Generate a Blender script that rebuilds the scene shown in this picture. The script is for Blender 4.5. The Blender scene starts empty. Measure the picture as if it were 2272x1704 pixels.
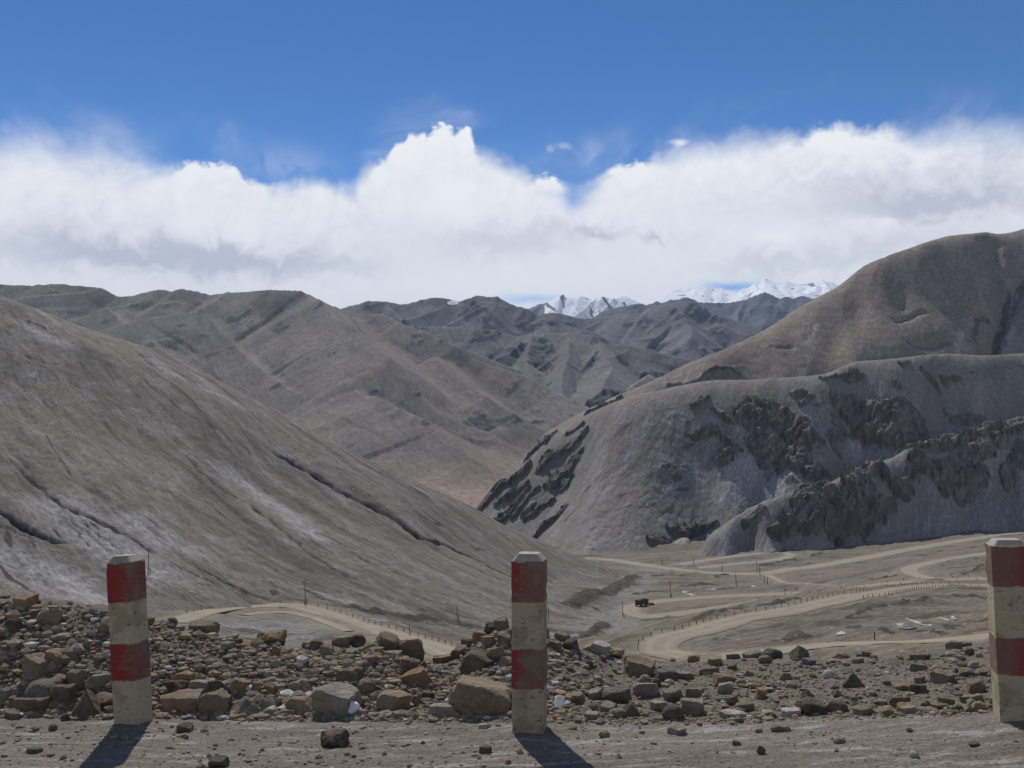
import bpy, bmesh, math, random
import numpy as np
from mathutils import Vector, Matrix

random.seed(7)
RNG = np.random.default_rng(11)
scene = bpy.context.scene
COL = scene.collection

# ------------------------------------------------------------------ survey frame
# points of the place were measured as (u, v, distance forward) from the roadside
F, CX, CY, HOR, CZ = 2297.0, 1136.0, 852.0, 960.0, 1.45
PITCH = math.atan((HOR - CY) / F)
cp, sp = math.cos(PITCH), math.sin(PITCH)

def ag(u, v):
    """bearing (x/y) and rise (z/y) of a sight line"""
    r = (np.asarray(u, float) - CX) / F
    t = (CY - np.asarray(v, float)) / F
    y = cp - sp * t
    z = sp + cp * t
    return r / y, z / y

def pt(u, v, Y):
    a, g = ag(u, v)
    return np.array([a * Y, Y, CZ + g * Y])

# ------------------------------------------------------------------ noise
_perm = np.random.default_rng(3).permutation(512).astype(np.int64)
_ang = np.random.default_rng(5).random(512) * 2 * np.pi
_gx, _gy = np.cos(_ang), np.sin(_ang)

def perlin(x, y, seed=0):
    xi = np.floor(x).astype(np.int64); yi = np.floor(y).astype(np.int64)
    xf = x - xi; yf = y - yi
    u = xf * xf * xf * (xf * (xf * 6 - 15) + 10)
    v = yf * yf * yf * (yf * (yf * 6 - 15) + 10)
    def h(i, j):
        return _perm[(_perm[(i + seed * 37) & 511] + j + seed * 11) & 511]
    def d(i, j, px, py):
        k = h(i, j)
        return _gx[k] * px + _gy[k] * py
    n00 = d(xi, yi, xf, yf); n10 = d(xi + 1, yi, xf - 1, yf)
    n01 = d(xi, yi + 1, xf, yf - 1); n11 = d(xi + 1, yi + 1, xf - 1, yf - 1)
    a = n00 + u * (n10 - n00); b = n01 + u * (n11 - n01)
    return (a + v * (b - a)) * 1.5

def fbm(x, y, octv=5, seed=0, gain=0.5):
    s = 0; amp = 1.0; f = 1.0; tot = 0
    for o in range(octv):
        s = s + amp * perlin(x * f + o * 17.3, y * f - o * 9.1, seed + o)
        tot += amp; amp *= gain; f *= 2.03
    return s / tot

def ridged(x, y, octv=5, seed=0, gain=0.5):
    s = 0; amp = 1.0; f = 1.0; tot = 0; w = 1.0
    for o in range(octv):
        n = 1 - np.abs(perlin(x * f + o * 7.7, y * f + o * 3.3, seed + o))
        n = n * n * w
        s = s + amp * n
        w = np.clip(n * 1.6, 0, 1)
        tot += amp; amp *= gain; f *= 2.07
    return s / tot

def cells(x, y, seed=0):
    """random value of the nearest scattered point: fractured blocks"""
    xi = np.floor(x).astype(np.int64); yi = np.floor(y).astype(np.int64)
    best = np.full(x.shape, 9.0); val = np.zeros(x.shape)
    for i in (-1, 0, 1):
        for j in (-1, 0, 1):
            k = _perm[(_perm[(xi + i + seed * 53) & 511] + yi + j + seed * 19) & 511]
            px = xi + i + 0.5 + 0.42 * _gx[k]; py = yi + j + 0.5 + 0.42 * _gy[k]
            d = (x - px) ** 2 + (y - py) ** 2
            m = d < best
            best = np.where(m, d, best); val = np.where(m, _perm[k] / 511.0, val)
    return val

def sstep(a, b, x):
    t = np.clip((x - a) / (b - a), 0, 1)
    return t * t * (3 - 2 * t)

# ------------------------------------------------------------------ thin plate surface in (bearing, ln distance)
KY = 0.3
class Plate:
    def __init__(self, rows, lam=1e-5, ky=KY):
        rows = np.array(rows, float)
        a, g = ag(rows[:, 0], rows[:, 1])
        self.ky = ky
        self.p = np.stack([a, np.log(rows[:, 2]) * ky], 1)
        n = len(a)
        K = self._k(self.p, self.p) + lam * np.eye(n)
        P = np.concatenate([np.ones((n, 1)), self.p], 1)
        A = np.zeros((n + 3, n + 3)); A[:n, :n] = K; A[:n, n:] = P; A[n:, :n] = P.T
        self.w = np.linalg.solve(A, np.concatenate([g, np.zeros(3)]))
    @staticmethod
    def _k(p, q):
        d2 = ((p[:, None, :] - q[None, :, :]) ** 2).sum(2) + 1e-12
        return 0.5 * d2 * np.log(d2)
    def rise(self, a, Y):
        sh = a.shape
        a = np.clip(a, self.p[:, 0].min(), self.p[:, 0].max())
        q = np.stack([a.ravel(), np.log(Y.ravel()) * self.ky], 1)
        out = np.empty(len(q))
        n = len(self.p)
        for i in range(0, len(q), 40000):
            s = q[i:i + 40000]
            out[i:i + 40000] = self._k(s, self.p) @ self.w[:n] + self.w[n] + s @ self.w[n + 1:]
        return out.reshape(sh)
    def z(self, a, Y):
        return CZ + self.rise(a, Y) * Y

def dense(rows, step=26):
    """crest rows filled in along a smooth curve"""
    rows = sorted(rows); out = []
    R_ = np.array(rows, float)
    for i in range(len(R_) - 1):
        p0 = R_[max(i - 1, 0)]; p1 = R_[i]; p2 = R_[i + 1]; p3 = R_[min(i + 2, len(R_) - 1)]
        n = max(1, int((p2[0] - p1[0]) / step))
        m1 = (p2 - p0) / max(p2[0] - p0[0], 1e-6) * (p2[0] - p1[0]); m2 = (p3 - p1) / max(p3[0] - p1[0], 1e-6) * (p2[0] - p1[0])
        for t in np.linspace(0, 1, n, endpoint=False):
            q = (2 * t ** 3 - 3 * t * t + 1) * p1 + (t ** 3 - 2 * t * t + t) * m1 + (-2 * t ** 3 + 3 * t * t) * p2 + (t ** 3 - t * t) * m2
            q[0] = p1[0] + (p2[0] - p1[0]) * t
            out.append(tuple(q))
    out.append(tuple(R_[-1]))
    return out

def hit(zf, u, v, Y0, Y1, n=500):
    """first point of a height function met by a sight line"""
    a, g = ag(u, v)
    Y = np.geomspace(Y0, Y1, n)
    d = CZ + g * Y - zf(np.full(n, float(a)), Y)
    k = np.where((d[:-1] > 0) & (d[1:] <= 0))[0]
    if len(k) == 0:
        k = [int(np.argmin(np.abs(d)))]
        Yh = Y[k[0]]
    else:
        i = k[0]
        Yh = Y[i] + (Y[i + 1] - Y[i]) * d[i] / (d[i] - d[i + 1] + 1e-9)
    zz = float(zf(np.array([float(a)]), np.array([Yh]))[0])
    return np.array([a * Yh, Yh, zz])

def seg_dist(x, y, line):
    """distance to a polyline, parameter index along it"""
    best = np.full(x.shape, 1e18); bt = np.zeros(x.shape)
    for i in range(len(line) - 1):
        x0, y0 = line[i][:2]; dx, dy = line[i + 1][0] - x0, line[i + 1][1] - y0
        L = dx * dx + dy * dy + 1e-9
        t = np.clip(((x - x0) * dx + (y - y0) * dy) / L, 0, 1)
        d = (x - x0 - t * dx) ** 2 + (y - y0 - t * dy) ** 2
        m = d < best
        best = np.where(m, d, best); bt = np.where(m, i + t, bt)
    return np.sqrt(best), bt

# ------------------------------------------------------------------ mesh helpers
def new_obj(name, me, mat=None, parent=None, smooth=False):
    o = bpy.data.objects.new(name, me)
    COL.objects.link(o)
    if mat is not None:
        me.materials.append(mat)
    if parent is not None:
        o.parent = parent
    if smooth:
        me.polygons.foreach_set('use_smooth', [True] * len(me.polygons))
    return o

def tag(o, label=None, cat=None, group=None, kind=None):
    if label: o['label'] = label
    if cat: o['category'] = cat
    if group: o['group'] = group
    if kind: o['kind'] = kind
    return o

def raw_mesh(name, co, faces, attrs=None):
    me = bpy.data.meshes.new(name)
    nf, k = faces.shape
    me.vertices.add(len(co)); me.vertices.foreach_set('co', np.ascontiguousarray(co, np.float32).ravel())
    me.loops.add(nf * k); me.loops.foreach_set('vertex_index', np.ascontiguousarray(faces, np.int32).ravel())
    me.polygons.add(nf)
    me.polygons.foreach_set('loop_start', np.arange(0, nf * k, k, dtype=np.int32))
    me.polygons.foreach_set('use_smooth', np.ones(nf, bool))
    for n, arr in (attrs or {}).items():
        at = me.attributes.new(n, 'FLOAT', 'POINT')
        at.data.foreach_set('value', np.ascontiguousarray(arr, np.float32).ravel())
    me.update(); me.validate()
    return me

def grid_mesh(name, X, Y, Z, attrs=None):
    n, m = X.shape
    co = np.stack([X, Y, Z], -1).reshape(-1, 3)
    i = np.arange(n * m).reshape(n, m)
    f = np.stack([i[:-1, :-1], i[:-1, 1:], i[1:, 1:], i[1:, :-1]], -1).reshape(-1, 4)
    # rows are bearings, columns distances: wind so that normals look up
    f = f[:, ::-1]
    return raw_mesh(name, co, f, attrs)

def patch(a0, a1, na, Y0, Y1, nY, wide=(None, None)):
    a = np.linspace(a0, a1, na)
    if wide[0] is not None: a = np.concatenate([np.linspace(wide[0], a0, 46)[:-1], a])
    if wide[1] is not None: a = np.concatenate([a, np.linspace(a1, wide[1], 46)[1:]])
    Y = np.geomspace(Y0, Y1, nY)
    return np.meshgrid(a, Y, indexing='ij')

# ------------------------------------------------------------------ materials
class N:
    def __init__(self, name):
        self.m = bpy.data.materials.new(name); self.m.use_nodes = True
        self.t = self.m.node_tree; self.t.nodes.clear()
    def n(self, typ, **kw):
        nd = self.t.nodes.new('ShaderNode' + typ)
        for k, v in kw.items():
            setattr(nd, k, v)
        return nd
    def l(self, a, b):
        self.t.links.new(a, b)
    def val(self, s, v):
        if hasattr(v, 'is_output') or isinstance(v, bpy.types.NodeSocket):
            self.l(v, s)
        else:
            s.default_value = v
    def math(self, op, a, b=0.0, c=None, clamp=False):
        nd = self.n('Math', operation=op, use_clamp=clamp)
        self.val(nd.inputs[0], a); self.val(nd.inputs[1], b)
        if c is not None: self.val(nd.inputs[2], c)
        return nd.outputs[0]
    def mix(self, f, a, b, blend='MIX'):
        nd = self.n('MixRGB', blend_type=blend)
        self.val(nd.inputs[0], f); self.val(nd.inputs[1], a if not isinstance(a, tuple) else (*a, 1)); self.val(nd.inputs[2], b if not isinstance(b, tuple) else (*b, 1))
        return nd.outputs[0]
    def noise(self, vec, scale, detail=4, rough=0.55, dist=0.0):
        nd = self.n('TexNoise'); self.l(vec, nd.inputs['Vector'])
        nd.inputs['Scale'].default_value = scale; nd.inputs['Detail'].default_value = detail
        nd.inputs['Roughness'].default_value = rough; nd.inputs['Distortion'].default_value = dist
        return nd.outputs['Fac']
    def ramp(self, f, lo, hi, to0=0.0, to1=1.0):
        nd = self.n('MapRange', clamp=True, interpolation_type='SMOOTHSTEP')
        self.val(nd.inputs[0], f); nd.inputs[1].default_value = lo; nd.inputs[2].default_value = hi
        nd.inputs[3].default_value = to0; nd.inputs[4].default_value = to1
        return nd.outputs[0]
    def attr(self, name):
        return self.n('Attribute', attribute_name=name).outputs['Fac']
    def mapping(self, vec, scale=(1, 1, 1), rot=(0, 0, 0), loc=(0, 0, 0)):
        nd = self.n('Mapping'); self.l(vec, nd.inputs[0])
        nd.inputs['Location'].default_value = loc
        nd.inputs['Rotation'].default_value = rot; nd.inputs['Scale'].default_value = scale
        return nd.outputs[0]
    def bump(self, h, dist, strength=1.0, normal=None):
        nd = self.n('Bump'); self.l(h, nd.inputs['Height']); nd.inputs['Distance'].default_value = dist
        nd.inputs['Strength'].default_value = strength
        if normal is not None: self.l(normal, nd.inputs['Normal'])
        return nd.outputs[0]
    def out(self, color, rough=0.9, normal=None, spec=0.2, metal=0.0):
        b = self.n('BsdfPrincipled'); self.val(b.inputs['Base Color'], color if not isinstance(color, tuple) else (*color, 1))
        self.val(b.inputs['Roughness'], rough); b.inputs['Specular IOR Level'].default_value = spec
        b.inputs['Metallic'].default_value = metal
        if normal is not None: self.l(normal, b.inputs['Normal'])
        o = self.n('OutputMaterial'); self.l(b.outputs[0], o.inputs[0])
        return self.m

def terrain_mat(name, base, alt, rock, scree, L, fall=0.0, stretch=1.0, bump=0.5, snowcol=(0.93, 0.94, 0.96), speck=0.0, dark=0.35, dust=None):
    """L: metres of the coarse mottling; fall: plan angle of the fall line"""
    k = N(name)
    pos = k.n('NewGeometry').outputs['Position']
    st = k.mapping(pos, (1, 1.0 / stretch, 1), (0, 0, 0))
    rotd = k.mapping(pos, (1, 1, 1), (0, 0, -fall))       # x along the fall line
    st = k.mapping(rotd, (1.0 / stretch, 1, 1.0 / stretch))
    n1 = k.noise(pos, 1.0 / L, 5, 0.6, 0.6)
    n2 = k.noise(st, 7.0 / L, 6, 0.65, 0.3)
    n3 = k.noise(st, 40.0 / L, 5, 0.7)
    c = k.mix(k.ramp(n1, 0.36, 0.64), base, alt)
    c = k.mix(k.ramp(n2, 0.42, 0.7, 0, 0.55), c, scree)
    c = k.mix(k.attr('scree'), c, k.mix(k.ramp(n3, 0.3, 0.7), scree, tuple(x * 1.25 for x in scree)))
    rk = k.mix(k.ramp(n2, 0.35, 0.65), rock, tuple(x * 1.5 for x in rock))
    vr = k.n('TexVoronoi'); k.l(k.mapping(rotd, (0.2, 1, 0.4)), vr.inputs['Vector']); vr.inputs['Scale'].default_value = 22.0 / L
    rk = k.mix(1.0, rk, k.ramp(vr.outputs['Color'], 0.0, 1.0, 0.62, 1.4), 'MULTIPLY')
    c = k.mix(k.ramp(k.math('ADD', k.math('ADD', k.attr('rock'), k.math('MULTIPLY', k.math('SUBTRACT', n3, 0.5), 0.6)), k.math('MULTIPLY', k.math('SUBTRACT', n2, 0.5), 0.9)), 0.34, 0.62), c, rk)
    n5 = k.noise(k.mapping(rotd, (0.45 / stretch, 1, 0.45 / stretch), loc=(7, 3, 1)), 2.6 / L, 7, 0.68, 0.25)
    c = k.mix(k.math('MULTIPLY', k.ramp(n5, 0.46, 0.66), dark), c, tuple(x * 0.42 for x in alt))
    if dust:
        c = k.mix(k.math('MULTIPLY', k.attr('dust'), k.ramp(n2, 0.25, 0.6, 0.35, 0.85)), c, dust)
    v = k.ramp(n3, 0.25, 0.75, 0.66, 1.30)
    c = k.mix(1.0, c, v, 'MULTIPLY')
    if speck > 0:
        vo = k.n('TexVoronoi'); k.l(pos, vo.inputs['Vector']); vo.inputs['Scale'].default_value = speck
        m = k.math('MULTIPLY', k.math('LESS_THAN', vo.outputs['Distance'], 0.16), k.ramp(n2, 0.45, 0.65))
        c = k.mix(k.math('MULTIPLY', m, 0.6), c, (0.5, 0.48, 0.46))
    sn = k.ramp(k.math('ADD', k.attr('snow'), k.math('MULTIPLY', k.math('SUBTRACT', n3, 0.5), 0.5)), 0.45, 0.55)
    c = k.mix(sn, c, snowcol)
    h = k.math('ADD', k.math('MULTIPLY', n2, 2.0), n3)
    return k.out(c, 0.95, k.bump(h, bump, 0.8), 0.1)

# ================================================================== TERRAIN
def carve_lines(zf, lines, Y0, Y1):
    return [([hit(zf, u, v, Y0, Y1) for u, v in ln[0]],) + tuple(ln[1:]) for ln in lines]

# ------------------------------------------------------------------ valley floor control points (u, v, distance)
vc = []
for u in (-500, 0, 400, 800, 1136, 1500, 1900, 2300, 2750):
    vc += [(u, 1660, 9), (u, 1650, 20), (u, 1590, 50), (u, 1525, 100)]
    vc += [(u, 1167, 1000), (u, 1124, 1300)]
vc += [(-500, 1370, 240), (0, 1345, 262), (200, 1352, 262), (438, 1362, 268), (590, 1344, 300), (744, 1368, 283), (854, 1399, 253), (963, 1433, 222),
       (600, 1402, 250), (700, 1445, 212), (300, 1420, 225), (930, 1392, 288), (1050, 1411, 300), (1200, 1402, 310),
       (1270, 1413, 300), (1340, 1386, 358), (1459, 1433, 200), (1543, 1397, 214), (1749, 1352, 245), (1950, 1313, 292),
       (2188, 1298, 360), (2500, 1296, 385), (1489, 1456, 193), (1796, 1440, 180), (1953, 1424, 170), (2188, 1405, 155), (2500, 1392, 148),
       (1398, 1350, 430), (1426, 1339, 446), (1402, 1360, 414), (1480, 1333, 460), (1600, 1323, 480), (1749, 1317, 485), (1430, 1367, 402), (1489, 1364, 403), (1600, 1348, 411), (1695, 1334, 418), (1767, 1323, 418),
       (1821, 1312, 415), (1950, 1297, 406), (2188, 1283, 395), (2500, 1279, 392), (2015, 1265, 470), (2188, 1228, 570), (2500, 1200, 640),
       (1294, 1238, 690), (1435, 1254, 640), (1600, 1273, 602), (1749, 1264, 620), (1950, 1232, 690), (2143, 1198, 790), (2272, 1180, 860),
       (1695, 1225, 712), (1550, 1225, 715), (1758, 1217, 738), (1930, 1202, 788), (2143, 1175, 860), (2500, 1150, 950),
       (1290, 1328, 430), (1348, 1315, 480), (1408, 1276, 580), (1750, 1297, 500), (1900, 1270, 520),
       (1650, 1400, 215), (1850, 1370, 225), (2050, 1350, 240), (2250, 1350, 235),
       (0, 1290, 400), (300, 1275, 440), (600, 1255, 500), (900, 1245, 560), (0, 1200, 700), (600, 1200, 700)]
VALLEY = Plate(vc, 2e-5)

ROADS = {  # centre lines, width
    'left_loop': ([(380, 1381), (438, 1362), (481, 1352.6), (536, 1346), (590, 1344), (644, 1346), (693, 1354), (744, 1368.5), (798, 1387), (854, 1402), (908, 1419), (963, 1436), (1010, 1452)], 7.0),
    'left_track': ([(540, 1364), (581, 1360), (635, 1361.5), (689, 1370), (735, 1385), (775, 1400)], 2.6),
    'main_upper': ([(2420, 1300), (2300, 1298.5), (2188, 1298), (2089, 1299), (2017, 1304.5), (1944, 1315), (1894, 1322.7), (1821, 1338), (1749, 1352.6), (1658, 1371.5), (1600, 1384), (1543, 1397), (1507, 1408), (1475, 1420), (1459, 1433), (1466, 1447.5), (1489, 1456.5), (1540, 1461)], 7.0),
    'main_lower': ([(1600, 1458), (1690, 1449), (1796, 1440), (1872, 1432), (1953, 1424.5), (2053, 1418), (2188, 1405.5), (2380, 1392)], 6.0),
    'truck_loop': ([(1785, 1313.7, 486), (1749, 1317, 485), (1658, 1321, 483), (1600, 1323.6, 480), (1543, 1327, 472), (1480, 1332.7, 460), (1426, 1339, 446), (1400, 1349, 430), (1402, 1360, 414), (1430, 1367, 402), (1489, 1364, 403), (1600, 1348, 411), (1695, 1334, 418), (1767, 1323, 418), (1821, 1313, 415), (1875, 1304.7, 411), (1962, 1294, 405), (2053, 1288, 400), (2125, 1284, 397), (2188, 1283, 395), (2400, 1280, 392)], 7.5),
    'valley_road': ([(1296, 1238.5), (1354, 1242), (1435, 1254), (1525, 1266), (1600, 1272.5), (1650, 1273), (1700, 1271), (1749, 1264), (1821, 1254), (1950, 1232), (2017, 1218.5), (2143, 1198), (2272, 1180), (2420, 1164)], 9.0),
    'old_loop': ([(1500, 1254), (1550, 1245.5), (1630, 1234), (1695, 1226.5), (1735, 1226), (1755, 1231), (1740, 1238), (1695, 1245), (1620, 1252), (1550, 1260)], 6.0),
    'link_track': ([(1698, 1275), (1722, 1284), (1745, 1293.5), (1800, 1296), (1866, 1300)], 3.5),
    'right_loop': ([(2400, 1205), (2188, 1228), (2107, 1241), (2044, 1253), (2018, 1262), (2020, 1270), (2040, 1278), (2075, 1285)], 6.0),
    'upper_terrace': ([(1700, 1219), (1800, 1216), (1950, 1204), (2080, 1188), (2272, 1171)], 4.0),
}
def resample(P, step):
    P = np.array(P, float)
    # Catmull-Rom
    Q = []
    for i in range(len(P) - 1):
        p0 = P[max(i - 1, 0)]; p1 = P[i]; p2 = P[i + 1]; p3 = P[min(i + 2, len(P) - 1)]
        n = max(2, int(np.linalg.norm(p2[:2] - p1[:2]) / step))
        for t in np.linspace(0, 1, n, endpoint=False):
            Q.append(0.5 * ((2 * p1) + (-p0 + p2) * t + (2 * p0 - 5 * p1 + 4 * p2 - p3) * t * t + (-p0 + 3 * p1 - 3 * p2 + p3) * t ** 3))
    Q.append(P[-1])
    return np.array(Q)

road_lines = {}
for nm, (pts, w) in ROADS.items():
    P = [hit(VALLEY.z, *q, 120, 1300) if len(q) == 2 else pt(*q) for q in pts]
    Q = resample(P, 2.5)
    for _ in range(25):
        Q[1:-1, 2] = 0.25 * Q[:-2, 2] + 0.5 * Q[1:-1, 2] + 0.25 * Q[2:, 2]
    road_lines[nm] = (Q, w)

BANKS = [  # little scarps with broken rock, (pixels, half width m, height m)
    ([(1684, 1347), (1722, 1344), (1740, 1337), (1765, 1332)], 2.2, 1.6), ([(1586, 1364), (1613, 1355), (1640, 1355)], 1.8, 1.2), ([(1552, 1375), (1570, 1367)], 2.0, 1.4),
    ([(1872, 1377), (1899, 1362), (1932, 1351), (1962, 1350)], 1.0, 0.9), ([(1980, 1346), (2017, 1335), (2062, 1328)], 1.0, 0.9), ([(2125, 1325), (2165, 1322)], 0.9, 0.7),
    ([(2076, 1389.5), (2116, 1390.5)], 0.8, 0.9), ([(2071, 1398.5), (2110, 1399.5)], 0.7, 0.8), ([(1959, 1400), (1975, 1400.5)], 0.9, 0.9), ([(1881, 1401), (1904, 1404)], 0.9, 0.9),
    ([(1740, 1420), (1765, 1414), (1794, 1418)], 1.1, 1.0), ([(1588, 1426), (1612, 1424)], 0.7, 0.6),
    ([(1408, 1276), (1385, 1290), (1348, 1315), (1315, 1322), (1290, 1328), (1269, 1344)], 5.0, 3.4), ([(1272, 1413), (1305, 1401), (1337, 1385), (1345, 1390)], 2.2, 2.2),
    ([(1408, 1316), (1440, 1314), (1466, 1312)], 2.0, 1.5), ([(1510, 1302), (1560, 1298), (1590, 1300)], 2.6, 2.0), ([(1430, 1272), (1470, 1275), (1505, 1279), (1525, 1277)], 2.0, 1.8),
    ([(1590, 1280), (1614, 1277)], 2.5, 1.8), ([(1690, 1256), (1706, 1250), (1735, 1246), (1760, 1243)], 3.0, 2.0), ([(1800, 1234), (1823, 1228)], 2.5, 1.6),
    ([(1935, 1285), (1960, 1281), (1985, 1282)], 2.5, 2.2), ([(2025, 1262), (2045, 1272), (2065, 1276)], 1.8, 1.8), ([(2110, 1278), (2160, 1264), (2188, 1254)], 1.0, 0.9),
    ([(2058, 1228), (2110, 1222), (2190, 1208)], 1.6, 1.4), ([(1700, 1287), (1712, 1281)], 2.0, 1.6),
    ([(560, 1319), (608, 1334), (690, 1346), (800, 1362), (860, 1371), (908, 1381), (980, 1389), (1053, 1398), (1110, 1404)], 4.0, 2.6),  # bank along the hill foot: its dark rock tone also paints in a shadow band
]
banks_w = [([hit(VALLEY.z, u, v, 120, 900) for u, v in b[0]], b[1], b[2]) for b in BANKS]

def valley_full(a, Y, extra=False):
    x = a * Y
    z = VALLEY.z(a, Y)
    amp = sstep(30, 200, Y)
    z = z + amp * (0.8 * np.floor(fbm(x / 40, Y / 26, 3, 71) * 5) / 5 + 1.8 * fbm(x / 70, Y / 50, 5, 1) + 1.1 * (ridged((x + 8 * fbm(x / 50, Y / 50, 3, 77)) / 34, Y / 15, 5, 9) - 0.5) + 0.8 * fbm(x / 6, Y / 4, 5, 78) + 0.5 * (ridged(x / 11, Y / 5, 4, 79) - .5))
    rock = 0.50 * sstep(0.06, 0.36, fbm(x / 24, Y / 10, 6, 33)) + 0.26 * sstep(0.08, 0.45, fbm(x / 7, Y / 3.5, 4, 34)); scree = sstep(0.1, 0.5, fbm(x / 70, Y / 40, 4, 31)) * 0.45
    for ln, w, h in banks_w:
        cx0, cy0 = np.min([p[:2] for p in ln], 0) - 40; cx1, cy1 = np.max([p[:2] for p in ln], 0) + 40
        m = (x > cx0) & (x < cx1) & (Y > cy0) & (Y < cy1)
        if not m.any(): continue
        xm, ym = x[m], Y[m]
        jag = 1 + 0.9 * fbm(xm / 4, ym / 4, 3, 4)
        d, t = seg_dist(xm, ym, ln)
        e = np.exp(-(d / (w * jag.clip(0.35))) ** 2)
        # raised lip beyond, cut below: a scarp turned to the road
        z[m] += h * e * jag.clip(0.2) * 0.55
        rock[m] = np.maximum(rock[m], e * 1.05)
    # grey gravel bed of the stream
    for ln, w in river_w:
        d, t = seg_dist(x, Y, ln)
        e = np.exp(-(d / w) ** 4)
        z = z - 0.8 * e
        scree = np.maximum(scree, e)
    tyre = np.zeros_like(z)
    for nm, (Q, w) in road_lines.items():
        x0, y0 = Q[:, :2].min(0) - 30; x1, y1 = Q[:, :2].max(0) + 30
        m = (x > x0) & (x < x1) & (Y > y0) & (Y < y1)
        if not m.any(): continue
        L = Q[::2] if len(Q) > 8 else Q
        if (len(Q) - 1) % 2: L = np.concatenate([L, Q[-1:]])
        d, t = seg_dist(x[m], Y[m], L)
        i = np.clip(t.astype(int), 0, len(L) - 2); fr = t - i
        rz = L[i, 2] * (1 - fr) + L[i + 1, 2] * fr
        k = 1 - sstep(w / 2 + 1.6, w / 2 + 6.0, d)
        z[m] = z[m] * (1 - k) + (rz - 0.12) * k
        rock[m] *= 1 - k
        tyre[m] = np.maximum(tyre[m], 1 - sstep(w / 2, w / 2 + 5.0, d + 3.0 * fbm(x[m] / 6, Y[m] / 6, 4, 6)))
    if extra:
        return z, rock, scree, tyre
    return z
river_w = [([hit(VALLEY.z, u, v, 150, 700) for u, v in ((800, 1372), (880, 1384), (960, 1400), (1050, 1414), (1130, 1424))], 9.0),
           ([hit(VALLEY.z, u, v, 150, 700) for u, v in ((1180, 1425), (1290, 1400), (1340, 1392), (1330, 1350), (1350, 1322), (1410, 1285), (1440, 1262))], 13.0),
           ([hit(VALLEY.z, u, v, 150, 700) for u, v in ((520, 1390), (620, 1383), (720, 1400))], 12.0)]

A, Yg = patch(-0.58, 0.58, 680, 9.0, 1300.0, 560, (-1.3, 1.3))
z, rk, sc, ty = valley_full(A, Yg, True)
m_valley = terrain_mat('valley_dirt', (0.205, 0.165, 0.118), (0.165, 0.137, 0.104), (0.055, 0.046, 0.038), (0.19, 0.18, 0.166), 26, math.radians(12), 3.0, 0.7, speck=0.4, dark=0.8, dust=(0.25, 0.212, 0.155))
o = new_obj('valley_floor', grid_mesh('valley_floor', A * Yg, Yg, z, dict(rock=rk, scree=sc, snow=np.zeros_like(z), dust=ty)), m_valley)
tag(o, 'brown valley floor of dirt terraces below the pass, crossed by switchback roads', 'valley', kind='structure')

# road strips
k = N('road_dust')
pos = k.n('NewGeometry').outputs['Position']
ac = k.attr('across')
tr = k.math('ABSOLUTE', k.math('SUBTRACT', k.math('ABSOLUTE', k.math('ADD', ac, k.math('MULTIPLY', k.math('SUBTRACT', k.noise(pos, 0.03, 2), 0.5), 0.5))), 0.42))
trk = k.ramp(tr, 0.05, 0.2, 1.0, 0.0)
nz = k.noise(pos, 0.25, 5, 0.65)
c = k.mix(k.ramp(nz, 0.35, 0.7), (0.27, 0.229, 0.168), (0.222, 0.189, 0.142))
c = k.mix(k.math('MULTIPLY', trk, 0.35), c, (0.35, 0.30, 0.22))
c = k.mix(k.math('MULTIPLY', k.ramp(k.math('ABSOLUTE', ac), 0.6, 1.0), 0.8), c, (0.20, 0.168, 0.125))
m_road = k.out(c, 0.95, k.bump(nz, 0.15), 0.1)
k = N('terrace_track_dust')
pos = k.n('NewGeometry').outputs['Position']
nz = k.noise(pos, 0.2, 5, 0.65)
m_road2 = k.out(k.mix(k.ramp(nz, 0.35, 0.7), (0.285, 0.247, 0.193), (0.245, 0.212, 0.166)), 0.95, k.bump(nz, 0.15), 0.1)
road_label = {
    'left_loop': 'pale dirt road curving round the foot of the left slope',
    'left_track': 'thin pale track inside the left road bend',
    'main_upper': 'pale dirt road from hairpin in valley up to the right edge, posts along both edges',
    'main_lower': 'dirt road arm climbing right just below the stony edge',
    'truck_loop': 'yellowish dirt road hairpin with the dark truck on it',
    'valley_road': 'long pale road along the far valley floor below the rocky ridge',
    'old_loop': 'abandoned pale loop track at the foot of the rocky ridge',
    'link_track': 'short pale track linking the far road to the nearer one',
    'right_loop': 'small dirt hairpin beyond the post row at right',
    'upper_terrace': 'faint terrace track right under the rocky ridge foot'}
for nm, (Q, w) in road_lines.items():
    T = np.gradient(Q[:, :2], axis=0); T /= np.linalg.norm(T, axis=1)[:, None] + 1e-9
    Nn = np.stack([-T[:, 1], T[:, 0]], 1)
    s = np.linspace(-1, 1, 9)
    jit = 1.14 + 0.30 * fbm(np.arange(len(Q)) / 5.0, np.full(len(Q), w), 5, 8)
    X = Q[:, 0:1] + Nn[:, 0:1] * s[None] * (w / 2 * jit)[:, None]
    Yy = Q[:, 1:2] + Nn[:, 1:2] * s[None] * (w / 2 * jit)[:, None]
    Z = Q[:, 2:3] + 0.06 - 0.10 * (s[None] ** 2) + 0 * X
    me = grid_mesh('road', X, Yy, Z, dict(across=np.broadcast_to(s[None], X.shape)))
    me.update()
    if me.polygons[len(me.polygons) // 2].normal.z < 0: me.flip_normals()
    o = new_obj('road' if w > 4.5 else 'track', me, m_road if nm not in ('valley_road', 'old_loop', 'upper_terrace', 'right_loop', 'link_track') else m_road2)
    tag(o, road_label[nm], 'road', kind='structure')

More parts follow.
